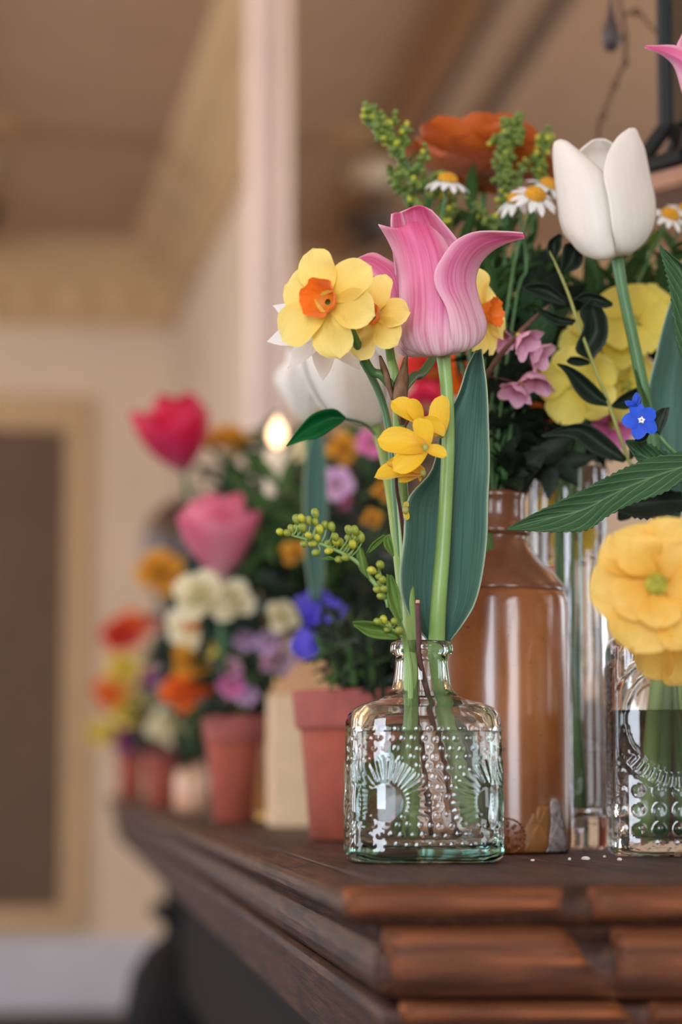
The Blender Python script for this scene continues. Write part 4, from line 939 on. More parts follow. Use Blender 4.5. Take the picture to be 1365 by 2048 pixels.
forsy((846, 946, 1.076), [(750, 943, .1), (776, 914, .5), (838, 962, .2), (800, 958, -.4)], (0, -0.7, 0.8))
forsy((812, 1020, 1.10), [(815, 1040, 0), (813, 1002, .1), (808, 1030, .2)], (-0.2, -1, 0.2))
# cut twig stub standing in the neck
st_ = thing('cut_twig', 'short cut red-brown twig standing in the neck of the square bottle', 'twig', b0 + Vector((0.002, -0.004, 0)))
add('bark', tube([b0 + Vector((0.016, 0.006, 0.0)), at(880, 1500, 1.11), at(842, 1330, 1.098), at(838, 1270, 1.096), at(836, 1206, 1.094)], [0.0013], 9, 24), M_twig_r, st_)
add('cut_end', tube([at(836, 1207, 1.094), at(836, 1200, 1.094)], [0.0011, 0.0009], 9, 3), mat_plain('cut_wood', rgb(206, 150, 120), 0.7, 0.1, 200), st_)

# goldenrod buds, front spray
gr = thing('goldenrod_spray', 'sharp spray of green-yellow goldenrod buds leaning out of the square bottle', 'flower', b0 + Vector((-0.010, -0.006, 0)))
YG = 1.072
gp = [b0 + Vector((-0.010, -0.006, 0)), at(822, 1400, 1.09), at(812, 1290, 1.088), at(795, 1235, YG + .005), at(768, 1190, YG), at(738, 1152, YG), at(712, 1122, YG), at(660, 1095, YG), at(610, 1078, YG), at(560, 1066, YG)]
add('stem', tube(gp, [0.0013, 0.0013, 0.0013, 0.0012, 0.0012, 0.0011, 0.001, 0.0008, 0.0006, 0.0004], 8, 50), M_stem, gr)
zb_ = lambda L: [(540 + x / 2.73, 1000 + y / 2.73) for x, y in L]
B1 = zb_([(60, 178), (100, 185), (120, 160), (150, 115), (175, 105), (150, 155), (182, 160), (215, 120), (252, 80), (250, 125), (215, 198), (262, 210), (190, 242), (240, 238), (275, 170), (303, 140), (340, 155), (258, 288), (330, 275), (322, 243), (360, 210), (365, 235), (390, 240), (383, 325), (418, 318), (420, 265), (430, 215), (455, 250), (432, 170), (467, 175), (490, 195), (500, 215), (470, 210)])
B2 = zb_([(565, 388), (608, 360), (600, 420), (610, 462), (600, 490), (628, 490), (610, 528), (620, 440)])
B3 = zb_([(598, 668), (625, 660), (683, 668), (650, 685), (648, 705), (710, 718)])
C_ = cr(gp[3:], 60)
cl2 = [at(776, 1215, YG), at(770, 1185, YG), at(762, 1150, YG), at(757, 1135, YG)]; cl3 = [at(806, 1275, YG), at(785, 1258, YG), at(765, 1245, YG)]
add('side_stem', tube(cl2, [0.0007, 0.0004], 6, 10), M_stem, gr); add('side_stem', tube(cl3, [0.0007, 0.0004], 6, 10), M_stem, gr)
for BL, path in ((B1, C_), (B2, cr(cl2, 20)), (B3, cr(cl3, 20))):
    for (bx, by) in BL:
        p = at(bx, by, YG + random.uniform(-0.007, 0.005)); q = min(path, key=lambda c: (c - p).length)
        d = (p - q); d = d if d.length > 1e-4 else Vector((0, 0, 1))
        d = (d.normalized() + Vector((-0.75, 0, 0.55))).normalized()
        put('bud', bud_me(random.random() < 0.25), gr, axisframe(p - d * 0.0016, d, random.uniform(0.95, 1.2), random.random()))
        add('bud_stalk', tube([q, q.lerp(p - d * 0.003, 0.6), p - d * 0.0014], [0.0004, 0.0003], 5, 5), M_stem, gr)
for rows in ([[(712, 1090, .1), (718, 1092, -.1), (727, 1098, .1)], [(714, 1118, .1), (724, 1122, -.3), (736, 1126, .1)], [(720, 1140, .1), (730, 1146, -.2), (741, 1148, .1)], [(736, 1156, 0), (739, 1159, -.1), (742, 1158, 0)]],
             [[(733, 1108, 0), (736, 1106, .1), (739, 1106, 0)], [(744, 1088, -.2), (752, 1088, .1), (758, 1090, -.1)], [(768, 1069, -.2), (772, 1071, 0), (775, 1072, -.1)]],
             [[(774, 1148, -.2), (780, 1150, .2), (784, 1150, 0)], [(774, 1185, -.3), (785, 1185, .3), (799, 1180, .1)], [(783, 1215, -.3), (793, 1215, .2), (802, 1210, .1)], [(800, 1240, -.1), (803, 1242, 0), (806, 1240, 0)]],
             [[(800, 1272, 0), (798, 1276, .1), (796, 1279, 0)], [(768, 1250, -.3), (764, 1262, .2), (762, 1278, -.1)], [(735, 1242, -.4), (735, 1258, .1), (736, 1272, -.2)], [(706, 1244, -.4), (707, 1248, -.2), (710, 1253, -.3)]],
             [[(640, 1118, 0), (648, 1115, .1), (660, 1112, 0)], [(650, 1119, -.2), (660, 1117, .1), (672, 1118, -.1)], [(672, 1120, 0), (678, 1119, 0), (684, 1118, 0)]],
             [[(768, 1072, 0), (774, 1070, .1), (781, 1068, 0)], [(769, 1092, -.3), (778, 1090, .1), (786, 1090, -.2)], [(784, 1112, -.1), (787, 1113, 0), (789, 1112, 0)]]):
    add('leaf', patch(rows, YG, 14, 7), M_lf_bright, gr, True, 0.0003)

# white tulip leaning back out of the same bottle
w2 = thing('white_tulip', 'soft white tulip leaning back from the square bottle behind the daffodils', 'flower', b0 + Vector((-0.016, 0.008, 0)))
Y2 = 1.27
h2 = at(752, 850, Y2)
add('stem', tube([b0 + Vector((-0.004, 0.0, 0)), at(817, 1640, 1.11), at(822, 1400, 1.112), at(818, 1290, 1.115), at(802, 1130, 1.13), at(786, 1000, 1.16), at(768, 905, 1.22), h2], [0.0034, 0.0034, 0.0034, 0.0033, 0.0032, 0.0031, 0.003, 0.0034], 12, 44), M_stem, w2)
T1 = [[(745, 853, -.4), (752, 855, -.7), (762, 852, -.4)], [(668, 828, -.8), (712, 842, -2.2), (768, 835, -1)], [(628, 770, -.6), (690, 775, -2.6), (772, 770, -1)], [(612, 715, -.4), (678, 706, -2.2), (760, 715, -.8)], [(618, 680, 0), (665, 662, -1.2), (720, 672, -.4)], [(640, 655, .4), (652, 650, .1), (668, 654, .3)]]
T2 = [[(735, 852, 0), (745, 853, .3), (755, 852, .5)], [(655, 825, .2), (690, 830, 1.4), (750, 830, 2.2)], [(615, 770, .2), (660, 770, 1.6), (740, 765, 2.4)], [(600, 712, .2), (645, 700, 1.4), (725, 700, 2.0)], [(606, 680, .4), (640, 665, 1.0), (690, 665, 1.4)]]
T3 = [[(752, 852, 0), (760, 850, .4), (766, 846, .5)], [(730, 825, 1.2), (760, 820, .6), (778, 810, -.2)], [(720, 770, 1.4), (762, 765, .7), (784, 755, -.3)], [(715, 715, 1.2), (750, 705, .6), (776, 700, -.2)], [(722, 680, .7), (740, 672, .4), (756, 675, 0)]]
for rows in (T1, T2, T3): add('petal', patch(rows, Y2, 24, 13), M_whitep, w2, True, 0.0008)
strip = [[(818, 1240, .2), (824, 1240, .5), (832, 1240, .2)], [(805, 1120, -.1), (815, 1120, .6), (826, 1120, .2)], [(795, 1010, -.1), (806, 1010, .6), (818, 1010, .2)], [(792, 930, 0), (800, 925, .5), (810, 925, .2)], [(800, 880, .2), (804, 876, .4), (808, 876, .3)]]
add('leaf', patch(strip, 1.135, 20, 7), M_lf_tulip, w2, True, 0.0005)

# ------------------------------------------------------------------ embossed bottle: blue flower, serrated leaf, primrose
YBf = 1.12
bl = thing('blue_alkanet', 'tiny bright blue flower with a white eye on a hairy stem', 'flower', MOUTH['embossed'][1] + Vector((0.006, -0.004, 0)))
h = at(1283, 841, YBf); ax = Vector((0.05, -0.96, 0.1))
bp = [MOUTH['embossed'][1] + Vector((0.006, -0.004, 0)), at(1352, 1400, YE2 - 0.004), at(1350, 1175, YE2 - 0.004), at(1372, 1050, 1.16), at(1362, 930, 1.13), at(1330, 885, YBf + .006), at(1308, 858, YBf + .008), h + Vector((0, 0.006, 0))]
add('stem', tube(bp, [0.0016, 0.0016, 0.0016, 0.0015, 0.0014, 0.0012, 0.0011, 0.001], 8, 44), M_stem_d, bl)
radial(bl, axisframe(h, ax, 1.0, 0.5), cached('petal|blue', lambda: leaf(0.0084, 0.0076, 'round', 0.35, 0.1, 9, 7, 0.03), M_blue), 5, 0.08, 0.0008, 'petal')
put('eye', cached('eye|blue', lambda: lathe([(0.0004, 0.0008), (0.0008, 0.0014), (0.0014, 0.0014), (0.0017, 0.0004), (0.001, -0.002)], 10, (0, 0, 0), False, lambda a, i, r, z: (r * (1 + 0.25 * math.cos(5 * a)), z)), M_eyew), bl, axisframe(h, ax))
h_b = at(1275, 815, YBf + 0.004)
radial(bl, axisframe(h_b, (-0.5, -0.4, 0.7)), cached('petal|blue2', lambda: leaf(0.0064, 0.0055, 'round', -0.4, 0.2, 7, 5), M_blue), 4, 0.7, 0.0006, 'petal')
put('bud', cached('bud|blue', lambda: ball(0.0014, 8, 7, 2.2), M_blue), bl, axisframe(at(1273, 797, YBf), (0.1, 0, 1)))
for rows in ([[(1312, 862, 0), (1316, 866, .1), (1320, 870, 0)], [(1305, 832, -.2), (1322, 838, .2), (1334, 842, 0)], [(1326, 816, -.1), (1333, 815, .1), (1340, 815, 0)]],
             [[(1306, 860, 0), (1303, 862, .1), (1300, 866, 0)], [(1288, 868, -.2), (1286, 876, .2), (1290, 884, 0)], [(1270, 880, 0), (1270, 884, 0), (1272, 886, 0)]]):
    add('leaf', patch(rows, YBf + .004, 10, 5), M_lf_dark, bl, True, 0.0003)
def serrate(data, n, m, amt):
    vs = [Vector(v) for v in data[0]]
    for i in range(1, n - 1):
        if i % 2:
            for a, b in ((0, 1), (m - 1, m - 2)):
                vs[i * m + a] = vs[i * m + a].lerp(vs[i * m + b], amt)
    return vs, data[1], data[2]
nt = thing('nettle_sprig', 'sprig with big serrated veined leaves hanging from the embossed bottle', 'foliage', MOUTH['embossed'][1] + Vector((0.0, 0.006, 0)))
add('stem', tube([MOUTH['embossed'][1] + Vector((0.0, 0.006, 0)), at(1346, 1400, YE2 + .004), at(1344, 1175, YE2 + .004), at(1378, 1040, 1.15), at(1380, 930, 1.13), at(1392, 700, 1.13), at(1388, 480, 1.13)], [0.002, 0.002, 0.002, 0.0018, 0.0016, 0.0014, 0.001], 8, 40), M_stem_d, nt)
NL = [[(1378, 900, 1), (1378, 930, 1.2), (1378, 955, 1)], [(1310, 912, .4), (1318, 950, .7), (1328, 988, .2)], [(1260, 930, 0), (1266, 970, .4), (1270, 1008, -.2)], [(1213, 953, -.4), (1216, 994, .1), (1216, 1034, -.6)], [(1170, 976, -.7), (1170, 1018, -.2), (1176, 1061, -.9)], [(1120, 1001, -.8), (1120, 1032, -.4), (1126, 1065, -1.0)], [(1070, 1026, -.9), (1066, 1044, -.7), (1070, 1063, -1)], [(1017, 1055, -1), (1016, 1057, -1), (1016, 1060, -1)]]
add('leaf', serrate(patch(NL, 1.10, 53, 15), 53, 15, 0.55), M_lf_nettle, nt, True, 0.0005)
NL2 = [[(1378, 760, .2), (1390, 760, .5), (1400, 760, .2)], [(1352, 680, -.2), (1380, 680, .4), (1405, 680, 0)], [(1342, 600, -.3), (1375, 600, .4), (1408, 600, 0)], [(1330, 540, -.2), (1362, 545, .4), (1400, 560, 0)], [(1318, 492, 0), (1320, 490, 0), (1323, 492, 0)]]
add('leaf', serrate(patch(NL2, 1.12, 41, 11), 41, 11, 0.5), M_lf_nettle, nt, True, 0.0005)
NL3 = [[(1378, 935, .4), (1378, 950, .8), (1378, 965, .4)], [(1330, 900, .2), (1326, 930, .8), (1330, 960, .2)], [(1280, 880, .4), (1276, 905, 1.0), (1284, 930, .4)], [(1252, 880, .8), (1252, 884, .9), (1254, 888, .8)]]
add('leaf', serrate(patch(NL3, 1.13, 33, 9), 33, 9, 0.5), M_lf_nettle, nt, True, 0.0005)
NL4 = [[(1378, 985, .4), (1378, 1000, .6), (1378, 1020, .4)], [(1300, 975, .4), (1300, 1005, .8), (1300, 1040, .4)], [(1245, 990, .6), (1245, 1010, 1), (1248, 1030, .6)], [(1222, 1005, .9), (1222, 1008, .9), (1224, 1010, .9)]]
add('leaf', serrate(patch(NL4, 1.15, 29, 9), 29, 9, 0.5), M_lf_dark, nt, True, 0.0005)

YP = 0.945
pr = thing('yellow_primrose', 'big blurred yellow primrose nodding in front of the embossed bottle', 'flower', MOUTH['embossed'][1] + Vector((0.008, 0.004, 0)))
h = at(1313, 1170, YP); ax = Vector((-0.12, -0.98, 0.12)).normalized()
add('stem', tube([MOUTH['embossed'][1] + Vector((0.008, 0.004, 0)), at(1356, 1400, YE2 + .003), at(1356, 1178, YE2 + .003), at(1376, 1080, 1.15), at(1378, 1040, 1.08), at(1350, 1090, 1.01), h - ax * 0.006], [0.0018], 9, 40), M_stem, pr)
me = cached('petal|bigprim', lambda: leaf(0.0265, 0.027, 'obov', 0.3, 0.15, 14, 13, 0.06, 0.10), M_prim)
M = axisframe(h, ax, 1.0, 0.35)
radial(pr, M, me, 6, 0.12, 0.002, 'petal', 0, 1.0, 0.08); radial(pr, M, me, 5, 0.4, 0.002, 'petal', 0.5, 0.72, 0.15, 0.001)
put('eye', cached('eye|bigprim', lambda: lathe([(0.0004, 0.004), (0.0016, 0.0044), (0.002, 0.003), (0.0046, 0.003), (0.005, 0.001), (0.002, -0.004)], 14, (0, 0, 0), False), M_eye), pr, M)
for lab, hx, hy, Y, axx, s in (('second yellow primrose below the first, partly out of the picture edge', 1352, 1270, 1.01, (0.1, -0.9, -0.35), 0.8),):
    hh = at(hx, hy, Y); p2 = thing('yellow_primrose', 'smaller yellow primrose tucked under the big blurred one', 'flower', MOUTH['embossed'][1] + Vector((0.01, -0.006, 0)))
    add('stem', tube([MOUTH['embossed'][1] + Vector((0.01, -0.006, 0)), at(1362, 1400, YE2 - .004), at(1352, 1178, YE2 - .006), at(1388, 1080, 1.14), at(1392, 1120, 1.06), hh + Vector((0, 0.005, 0))], [0.0016], 8, 36), M_stem, p2)
    M2 = axisframe(hh, axx, 1.0, 0.1); radial(p2, M2, me, 6, 0.2, 0.002, 'petal', 0, s, 0.1)
    put('eye', CACHE['eye|bigprim'], p2, M2 @ Matrix.Scale(s, 4))
# other stems seen through the embossed glass
for i, (xa, xb, mm, r) in enumerate(((1290, 1330, M_stem, 0.004), (1318, 1345, M_stem_d, 0.0045), (1365, 1340, M_twig_r, 0.0018), (1340, 1356, M_twig_r, 0.0014))):
    s_ = thing('flower_stalk', ('pale thick stem', 'deep green thick stem', 'red-brown twig', 'thin red-brown twig')[i] + ' standing in the water of the embossed bottle', 'stem', at(xa, 1690, YE2))
    add('bark', tube([at(xa, 1680, YE2 + 0.002 * i), at((xa + xb) / 2, 1420, YE2), at(xb, 1240, YE2), at(xb + 4 * i, 1150, YE2)], [r], 9, 16), mm, s_)

# ------------------------------------------------------------------ myrtle sprig with dark leaves on a yellow stem
my = thing('myrtle_sprig', 'dark-leaved myrtle sprig on a yellow-green stem under the white tulip', 'foliage', MOUTH['embossed'][1] + Vector((-0.008, 0.004, 0)))
YM = 1.205
add('stem', tube([MOUTH['embossed'][1] + Vector((-0.008, 0.004, 0)), at(1338, 1400, YE2), at(1340, 1170, YE2), at(1312, 1040, 1.2), at(1285, 975, YM), at(1258, 920, YM), at(1240, 870, YM), at(1218, 806, YM), at(1186, 725, YM), at(1160, 655, YM), at(1142, 600, YM), at(1120, 545, YM), at(1098, 500, YM)], [0.0012, 0.0012, 0.0012, 0.0011, 0.0011, 0.001, 0.001, 0.001, 0.0009, 0.0009, 0.0008, 0.0007, 0.0005], 8, 70), M_stem_y, my)
MYL = [[[(1222, 808, 0), (1221, 811, 0), (1219, 813, 0)], [(1200, 780, -.3), (1190, 792, .2), (1178, 806, -.4)], [(1168, 750, -.5), (1160, 764, .1), (1152, 782, -.6)], [(1140, 733, -.5), (1136, 740, -.2), (1133, 748, -.5)], [(1117, 727, -.5), (1116, 728, -.5), (1115, 729, -.5)]],
       [[(1224, 810, 0), (1225, 812, .1), (1226, 815, 0)], [(1245, 790, .2), (1250, 802, .6), (1256, 818, .2)], [(1275, 775, .4), (1280, 786, .7), (1286, 800, .4)], [(1306, 765, .5), (1308, 767, .5), (1309, 770, .5)]],
       [[(1184, 722, 0), (1186, 720, .1), (1188, 718, 0)], [(1152, 700, -.2), (1172, 700, .4), (1192, 712, 0)], [(1168, 655, -.4), (1192, 660, .4), (1214, 680, -.2)], [(1160, 625, -.5), (1186, 620, .2), (1216, 640, -.3)], [(1180, 600, -.4), (1190, 604, -.1), (1204, 615, -.3)]],
       [[(1182, 724, 0), (1180, 727, .1), (1178, 729, 0)], [(1166, 716, -.3), (1158, 722, .1), (1160, 732, -.2)], [(1144, 714, -.4), (1142, 720, -.1), (1146, 730, -.3)], [(1134, 722, -.4), (1135, 724, -.3), (1137, 726, -.4)]],
       [[(1155, 640, 0), (1150, 645, .1), (1146, 650, 0)], [(1122, 632, -.2), (1118, 640, .2), (1114, 650, -.2)], [(1090, 620, -.3), (1086, 624, -.1), (1084, 632, -.3)], [(1072, 615, -.3), (1072, 616, -.3), (1072, 618, -.3)]],
       [[(1143, 604, 0), (1146, 600, .1), (1150, 596, 0)], [(1170, 585, -.2), (1176, 596, .3), (1184, 610, -.1)], [(1200, 590, -.2), (1206, 602, .2), (1208, 616, -.2)], [(1226, 606, -.2), (1226, 609, -.1), (1226, 612, -.2)]],
       [[(1138, 604, 0), (1135, 608, .1), (1132, 612, 0)], [(1100, 570, -.2), (1098, 584, .3), (1096, 602, -.1)], [(1068, 568, -.3), (1064, 576, .1), (1064, 588, -.3)], [(1046, 574, -.3), (1046, 576, -.3), (1048, 578, -.3)]],
       [[(1122, 552, 0), (1126, 548, .1), (1130, 546, 0)], [(1124, 520, -.3), (1142, 522, .3), (1158, 536, -.2)], [(1130, 490, -.4), (1150, 496, .2), (1166, 514, -.3)], [(1152, 486, -.3), (1156, 488, -.2), (1160, 494, -.3)]],
       [[(1112, 530, 0), (1110, 526, 0), (1108, 522, 0)], [(1096, 510, -.2), (1108, 498, .3), (1122, 498, -.2)], [(1098, 484, -.3), (1110, 476, .1), (1124, 482, -.3)], [(1118, 468, -.3), (1122, 468, -.2), (1126, 472, -.3)]],
       [[(1256, 918, 0), (1252, 922, 0), (1248, 925, 0)], [(1222, 880, -.3), (1206, 892, .2), (1192, 910, -.3)], [(1180, 850, -.4), (1165, 862, .1), (1150, 878, -.4)], [(1140, 850, -.3), (1128, 860, 0), (1122, 872, -.3)], [(1085, 870, -.2), (1085, 872, -.2), (1086, 874, -.2)]],
       [[(1260, 922, 0), (1264, 918, 0), (1268, 914, 0)], [(1262, 890, .3), (1280, 882, .8), (1300, 886, .4)], [(1290, 870, .5), (1310, 868, .9), (1326, 876, .5)], [(1340, 872, .7), (1341, 874, .7), (1342, 876, .7)]],
       [[(1284, 972, .2), (1282, 976, .3), (1278, 980, .2)], [(1252, 990, 0), (1262, 1004, .4), (1276, 1014, .1)], [(1238, 1010, 0), (1246, 1026, .3), (1262, 1036, 0)], [(1236, 1038, 0), (1238, 1040, .1), (1242, 1042, 0)]]]
for rows in MYL: add('leaf', patch(rows, YM, 16, 9), M_lf_dark, my, True, 0.0004)

# ------------------------------------------------------------------ stoneware jar bouquet
def orange_poppy(lab, hx, hy, Y, ax, s, vessel, m, key, name='orange_poppy'):
    h_ = at(hx, hy, Y); r_0 = stemmed(name, lab, 'flower', h_, ax, vessel, 0.0018, M_stem_d)
    head_ruffle(r_0, axisframe(h_, ax, 1.0, random.random() * 6), s, m, key); return r_0
op = orange_poppy('burnt orange ruffled poppy rising above the stoneware jar between goldenrods', 968, 385, 1.36, (0.04, -0.14, 1), 2.35, 'jar', M_orange, 'or')
def goldenrod(lab, path, spread, nb, vessel, yfrac=0.25, side=7, s=1.0, name='goldenrod_plume', seed=1):
    """curved plume: main stem with short side branches carrying buds"""
    rnd = random.Random(seed); W = [at(*p) for p in path]
    m, b = MOUTH[vessel]; j = jit(0.008)
    P = [b + jit(0.006), m + j] + W
    root = thing(name, lab, 'flower', P[0])
    add('stem', tube(P, [0.0014, 0.0013, 0.001, 0.0008, 0.0005], 7, 40), M_stem_d, root)
    C = cr(W, 40)
    for k_ in range(side):
        t = k_ / (side - 1); i = int(4 + t * 34); q = C[min(39, i)]
        tg = (C[min(39, i + 1)] - C[max(0, i - 1)]).normalized()
        sd = Vector((rnd.uniform(-1, 1), rnd.uniform(-0.7, 0.5), rnd.uniform(0, 1))).normalized()
        L = spread * (1.15 - 0.75 * t); e = q + (tg * 0.6 + sd).normalized() * L
        br = [q, q.lerp(e, 0.5) + Vector((0, 0, -0.001)), e + Vector((0, 0, 0.002))]
        add('side_stem', tube(br, [0.0006, 0.0004], 5, 8), M_stem_d, root)
        Bc = cr(br, 12)
        for _ in range(nb):
            c0 = Bc[rnd.randint(3, 11)]; d = Vector((rnd.uniform(-1, 1), rnd.uniform(-1, 1), rnd.uniform(-0.1, 1.2))).normalized()
            put('bud', bud_me(rnd.random() < yfrac * 0.7, True), root, axisframe(c0 + d * 0.0012, d, s * rnd.uniform(0.8, 1.15)))
    return root
g1_ = goldenrod('arching plume of goldenrod buds reaching out left of the orange poppy', [(905, 580, 1.30), (885, 490, 1.30), (860, 415, 1.29), (815, 330, 1.28), (775, 280, 1.28), (735, 248, 1.28)], 0.020, 17, 'jar', 0.3, 22, 1.0, seed=3)
leaves_along(g1_, [at(905, 560, 1.30), at(880, 460, 1.30), at(850, 380, 1.29), at(805, 290, 1.28)], 'bright', 10, 0.7, 0.0, 0.8)
g2_ = goldenrod('dense goldenrod head in front of the orange poppy', [(1010, 520, 1.30), (1015, 420, 1.30), (1020, 350, 1.30), (1024, 300, 1.30), (1030, 275, 1.30)], 0.022, 15, 'jar', 0.15, 17, 0.95, seed=8)
goldenrod('goldenrod tuft beside the chamomile on the right of the poppy', [(1060, 480, 1.32), (1072, 390, 1.32), (1080, 320, 1.32), (1086, 275, 1.32)], 0.014, 13, 'jar', 0.2, 12, 0.9, seed=5)
goldenrod('low goldenrod tuft below the arching plume', [(880, 560, 1.31), (850, 470, 1.31), (815, 410, 1.31), (790, 360, 1.31)], 0.013, 12, 'jar', 0.1, 11, 0.9, seed=12)
def daisy(lab, hx, hy, Y, ax, s, vessel, n=13, droop=-0.15):
    h_ = at(hx, hy, Y); r_0 = stemmed('chamomile_daisy', lab, 'flower', h_ - Vector(ax).normalized() * 0.003 * s, ax, vessel, 0.0008, M_stem_d, 'chamomile daisies')
    head_daisy(r_0, axisframe(h_, ax, 1.0, random.random()), s, n, droop); return r_0
daisy('chamomile daisy seen side-on under the goldenrod plume', 896, 362, 1.27, (0.1, -0.3, 1), 1.25, 'jar', 12, -0.35)
daisy('chamomile daisy with plump yellow disc facing out beside the white tulip', 1071, 392, 1.24, (0.15, -0.75, 0.75), 1.3, 'jar', 11, -0.2)
daisy('chamomile daisy overlapped by its plumper neighbour', 1036, 400, 1.26, (-0.2, -0.4, 0.9), 1.25, 'jar', 11, -0.5)
daisy('chamomile daisy tucked behind the plump one next to the white tulip', 1097, 372, 1.28, (0.4, -0.4, 0.8), 1.2, 'jar', 12, -0.2)
daisy('chamomile daisy to the right of the white tulip', 1340, 432, 1.27, (0.3, -0.6, 0.8), 1.2, 'vase', 12, -0.1)
daisy('small chamomile daisy at the far side of the white tulip by the lantern', 1372, 420, 1.30, (0.2, -0.5, 0.8), 1.0, 'vase', 12, -0.1)

# blossom branch with brown twig
tb = thing('blossom_branch', 'brown twig with pink cherry blossoms crossing behind the tulip leaf', 'flower', MOUTH['jar'][1] + Vector((0.01, 0, 0)))
YBr = 1.21
add('twig', tube([MOUTH['jar'][1] + Vector((0.01, 0, 0)), MOUTH['jar'][0] + Vector((-0.004, -0.006, 0)), at(958, 800, 1.22), at(985, 735, YBr), at(1018, 690, YBr), at(1060, 645, YBr), at(1102, 610, YBr)], [0.002, 0.002, 0.0018, 0.0016, 0.0015, 0.0013, 0.0009], 8, 36), M_twig, tb)
bp_ = cached('petal|blossom', lambda: leaf(0.0125, 0.0105, 'round', -0.2, 0.3, 9, 7, 0.05), M_pinkbl)
def blossom(root, p, ax, s=1.0, tilt=0.35, m=None):
    M_ = axisframe(p, ax, 1.0, random.random() * 6); root = hroot(root, M_)
    radial(root, M_, m or bp_, 5, tilt, 0.0012, 'petal', 0, s, 0.1)
    put('eye', cached('eye|bl', lambda: ball(0.0016, 8, 6, 1.4), M_eye), root, M_ @ Matrix.Scale(s, 4))
for (hx, hy, Y, ax, s) in ((1040, 672, 1.205, (0.6, -0.6, -0.7), 1.0), (1066, 700, 1.215, (0.7, -0.4, -0.6), 0.95), (1012, 668, 1.225, (-0.4, -0.5, -0.6), 0.8), (1072, 745, 1.225, (-0.2, -0.3, -1), 1.15), (1040, 770, 1.22, (-0.5, -0.4, -0.9), 0.95)):
    p = at(hx, hy, Y); q = min(cr([at(958, 800, 1.22), at(985, 735, YBr), at(1018, 690, YBr), at(1060, 645, YBr), at(1102, 610, YBr)], 30), key=lambda c: (c - p).length)
    add('pedicel', tube([q, q.lerp(p, 0.5) + Vector((0, 0, 0.001)), p], [0.0005], 6, 6), M_twig_r, tb); blossom(tb, p, ax, s, 0.7)

# yellow primroses and small blooms behind the myrtle
def prim(lab, hx, hy, Y, ax, s, vessel, m=None, key='lemon', name='yellow_primrose', n=5):
    h_ = at(hx, hy, Y); r_0 = stemmed(name, lab, 'flower', h_ - Vector(ax).normalized() * 0.004 * s, ax, vessel, 0.0011, M_stem)
    head_prim(r_0, axisframe(h_, ax, 1.0, random.random() * 6), s, m or M_lemon, key, n); return r_0
prim('lemon primrose with broad petals behind the myrtle leaf', 1155, 770, 1.255, (-0.25, -0.95, 0.1), 1.3, 'vase')
prim('lemon primrose half covered by the curved myrtle leaf', 1195, 690, 1.275, (0.1, -0.95, 0.25), 1.25, 'vase')
prim('lemon primrose behind the stem of the white tulip', 1268, 640, 1.27, (0.1, -0.95, 0.2), 1.25, 'vase')
prim('lemon primrose just above the serrated leaf behind the blue flower', 1255, 770, 1.29, (0.2, -0.9, -0.1), 1.2, 'vase')
prim('lemon primrose touching the tall tulip leaf', 1310, 620, 1.28, (0.4, -0.85, 0.3), 1.0, 'vase')
prim('rose-pink primrose between the myrtle stem and the yellow ones', 1225, 850, 1.31, (0.1, -0.9, 0.2), 0.8, 'vase', M_magenta, 'rosep', 'pink_primrose')
prim('orange bloom low among the jar foliage', 1095, 815, 1.30, (-0.4, -0.8, -0.2), 0.8, 'jar', M_orange2, 'orp', 'orange_bloom')
prim('golden bloom pressed against the rim of the cylinder vase', 1085, 930, 1.33, (-0.1, -0.9, -0.3), 0.9, 'vase', M_gold, 'goldp', 'golden_bloom')
prim('amber bloom sunk inside the neck of the cylinder vase', 1120, 1010, 1.315, (0, -0.9, 0.3), 0.75, 'vase', M_gold, 'goldp', 'amber_bloom')
prim('amber bloom deeper inside the cylinder vase', 1150, 1075, 1.318, (0.1, -0.9, -0.2), 0.75, 'vase', M_gold, 'goldp', 'amber_bloom')
orange_poppy('bright orange ruffled bloom behind the pink tulip stem', 945, 765, 1.42, (0, -0.9, 0.3), 0.75, 'jar', M_orange2, 'or2', 'orange_ranunculus')
orange_poppy('red ruffled bloom glimpsed between the daffodil and tulip stems', 862, 752, 1.75, (0, -0.9, 0.3), 0.9, 'jar', M_red, 'rd', 'red_ranunculus')
orange_poppy('crimson ruffled bloom below the red one between the stems', 850, 815, 1.7, (0, -0.9, 0.2), 0.6, 'jar', M_crim, 'cr', 'crimson_ranunculus')

# pink tulip at the right edge, lantern, hanging twig
t3 = thing('pink_tulip', 'deep pink tulip with a pointed petal in front of the black lantern', 'flower', MOUTH['embossed'][1] + Vector((0.012, 0.006, 0)))
YR = 1.14
h = at(1425, 260, YR)
add('stem', tube([MOUTH['embossed'][1] + Vector((0.012, 0.006, 0)), at(1358, 1400, YE2 + .006), at(1358, 1180, YE2 + .006), at(1400, 900, 1.17), at(1425, 500, YR), h], [0.003], 10, 40), M_stem, t3)
RP = [[(1400, 268, -.2), (1412, 272, -.6), (1430, 270, -.6)], [(1368, 190, -.8), (1400, 210, -1.8), (1440, 220, -1.6)], [(1350, 135, -1.2), (1385, 135, -2), (1430, 150, -1.4)], [(1325, 110, -1.6), (1340, 104, -1.8), (1365, 95, -1.6)], [(1290, 96, -2), (1291, 93, -2), (1293, 91, -2)]]
RP2 = [[(1400, 266, .2), (1420, 268, .8), (1440, 266, .6)], [(1370, 190, .5), (1410, 190, 1.6), (1450, 190, 1.2)], [(1352, 110, .3), (1400, 110, 1.4), (1445, 110, 1.0)], [(1370, 60, 0), (1395, 50, .6), (1420, 60, .4)]]
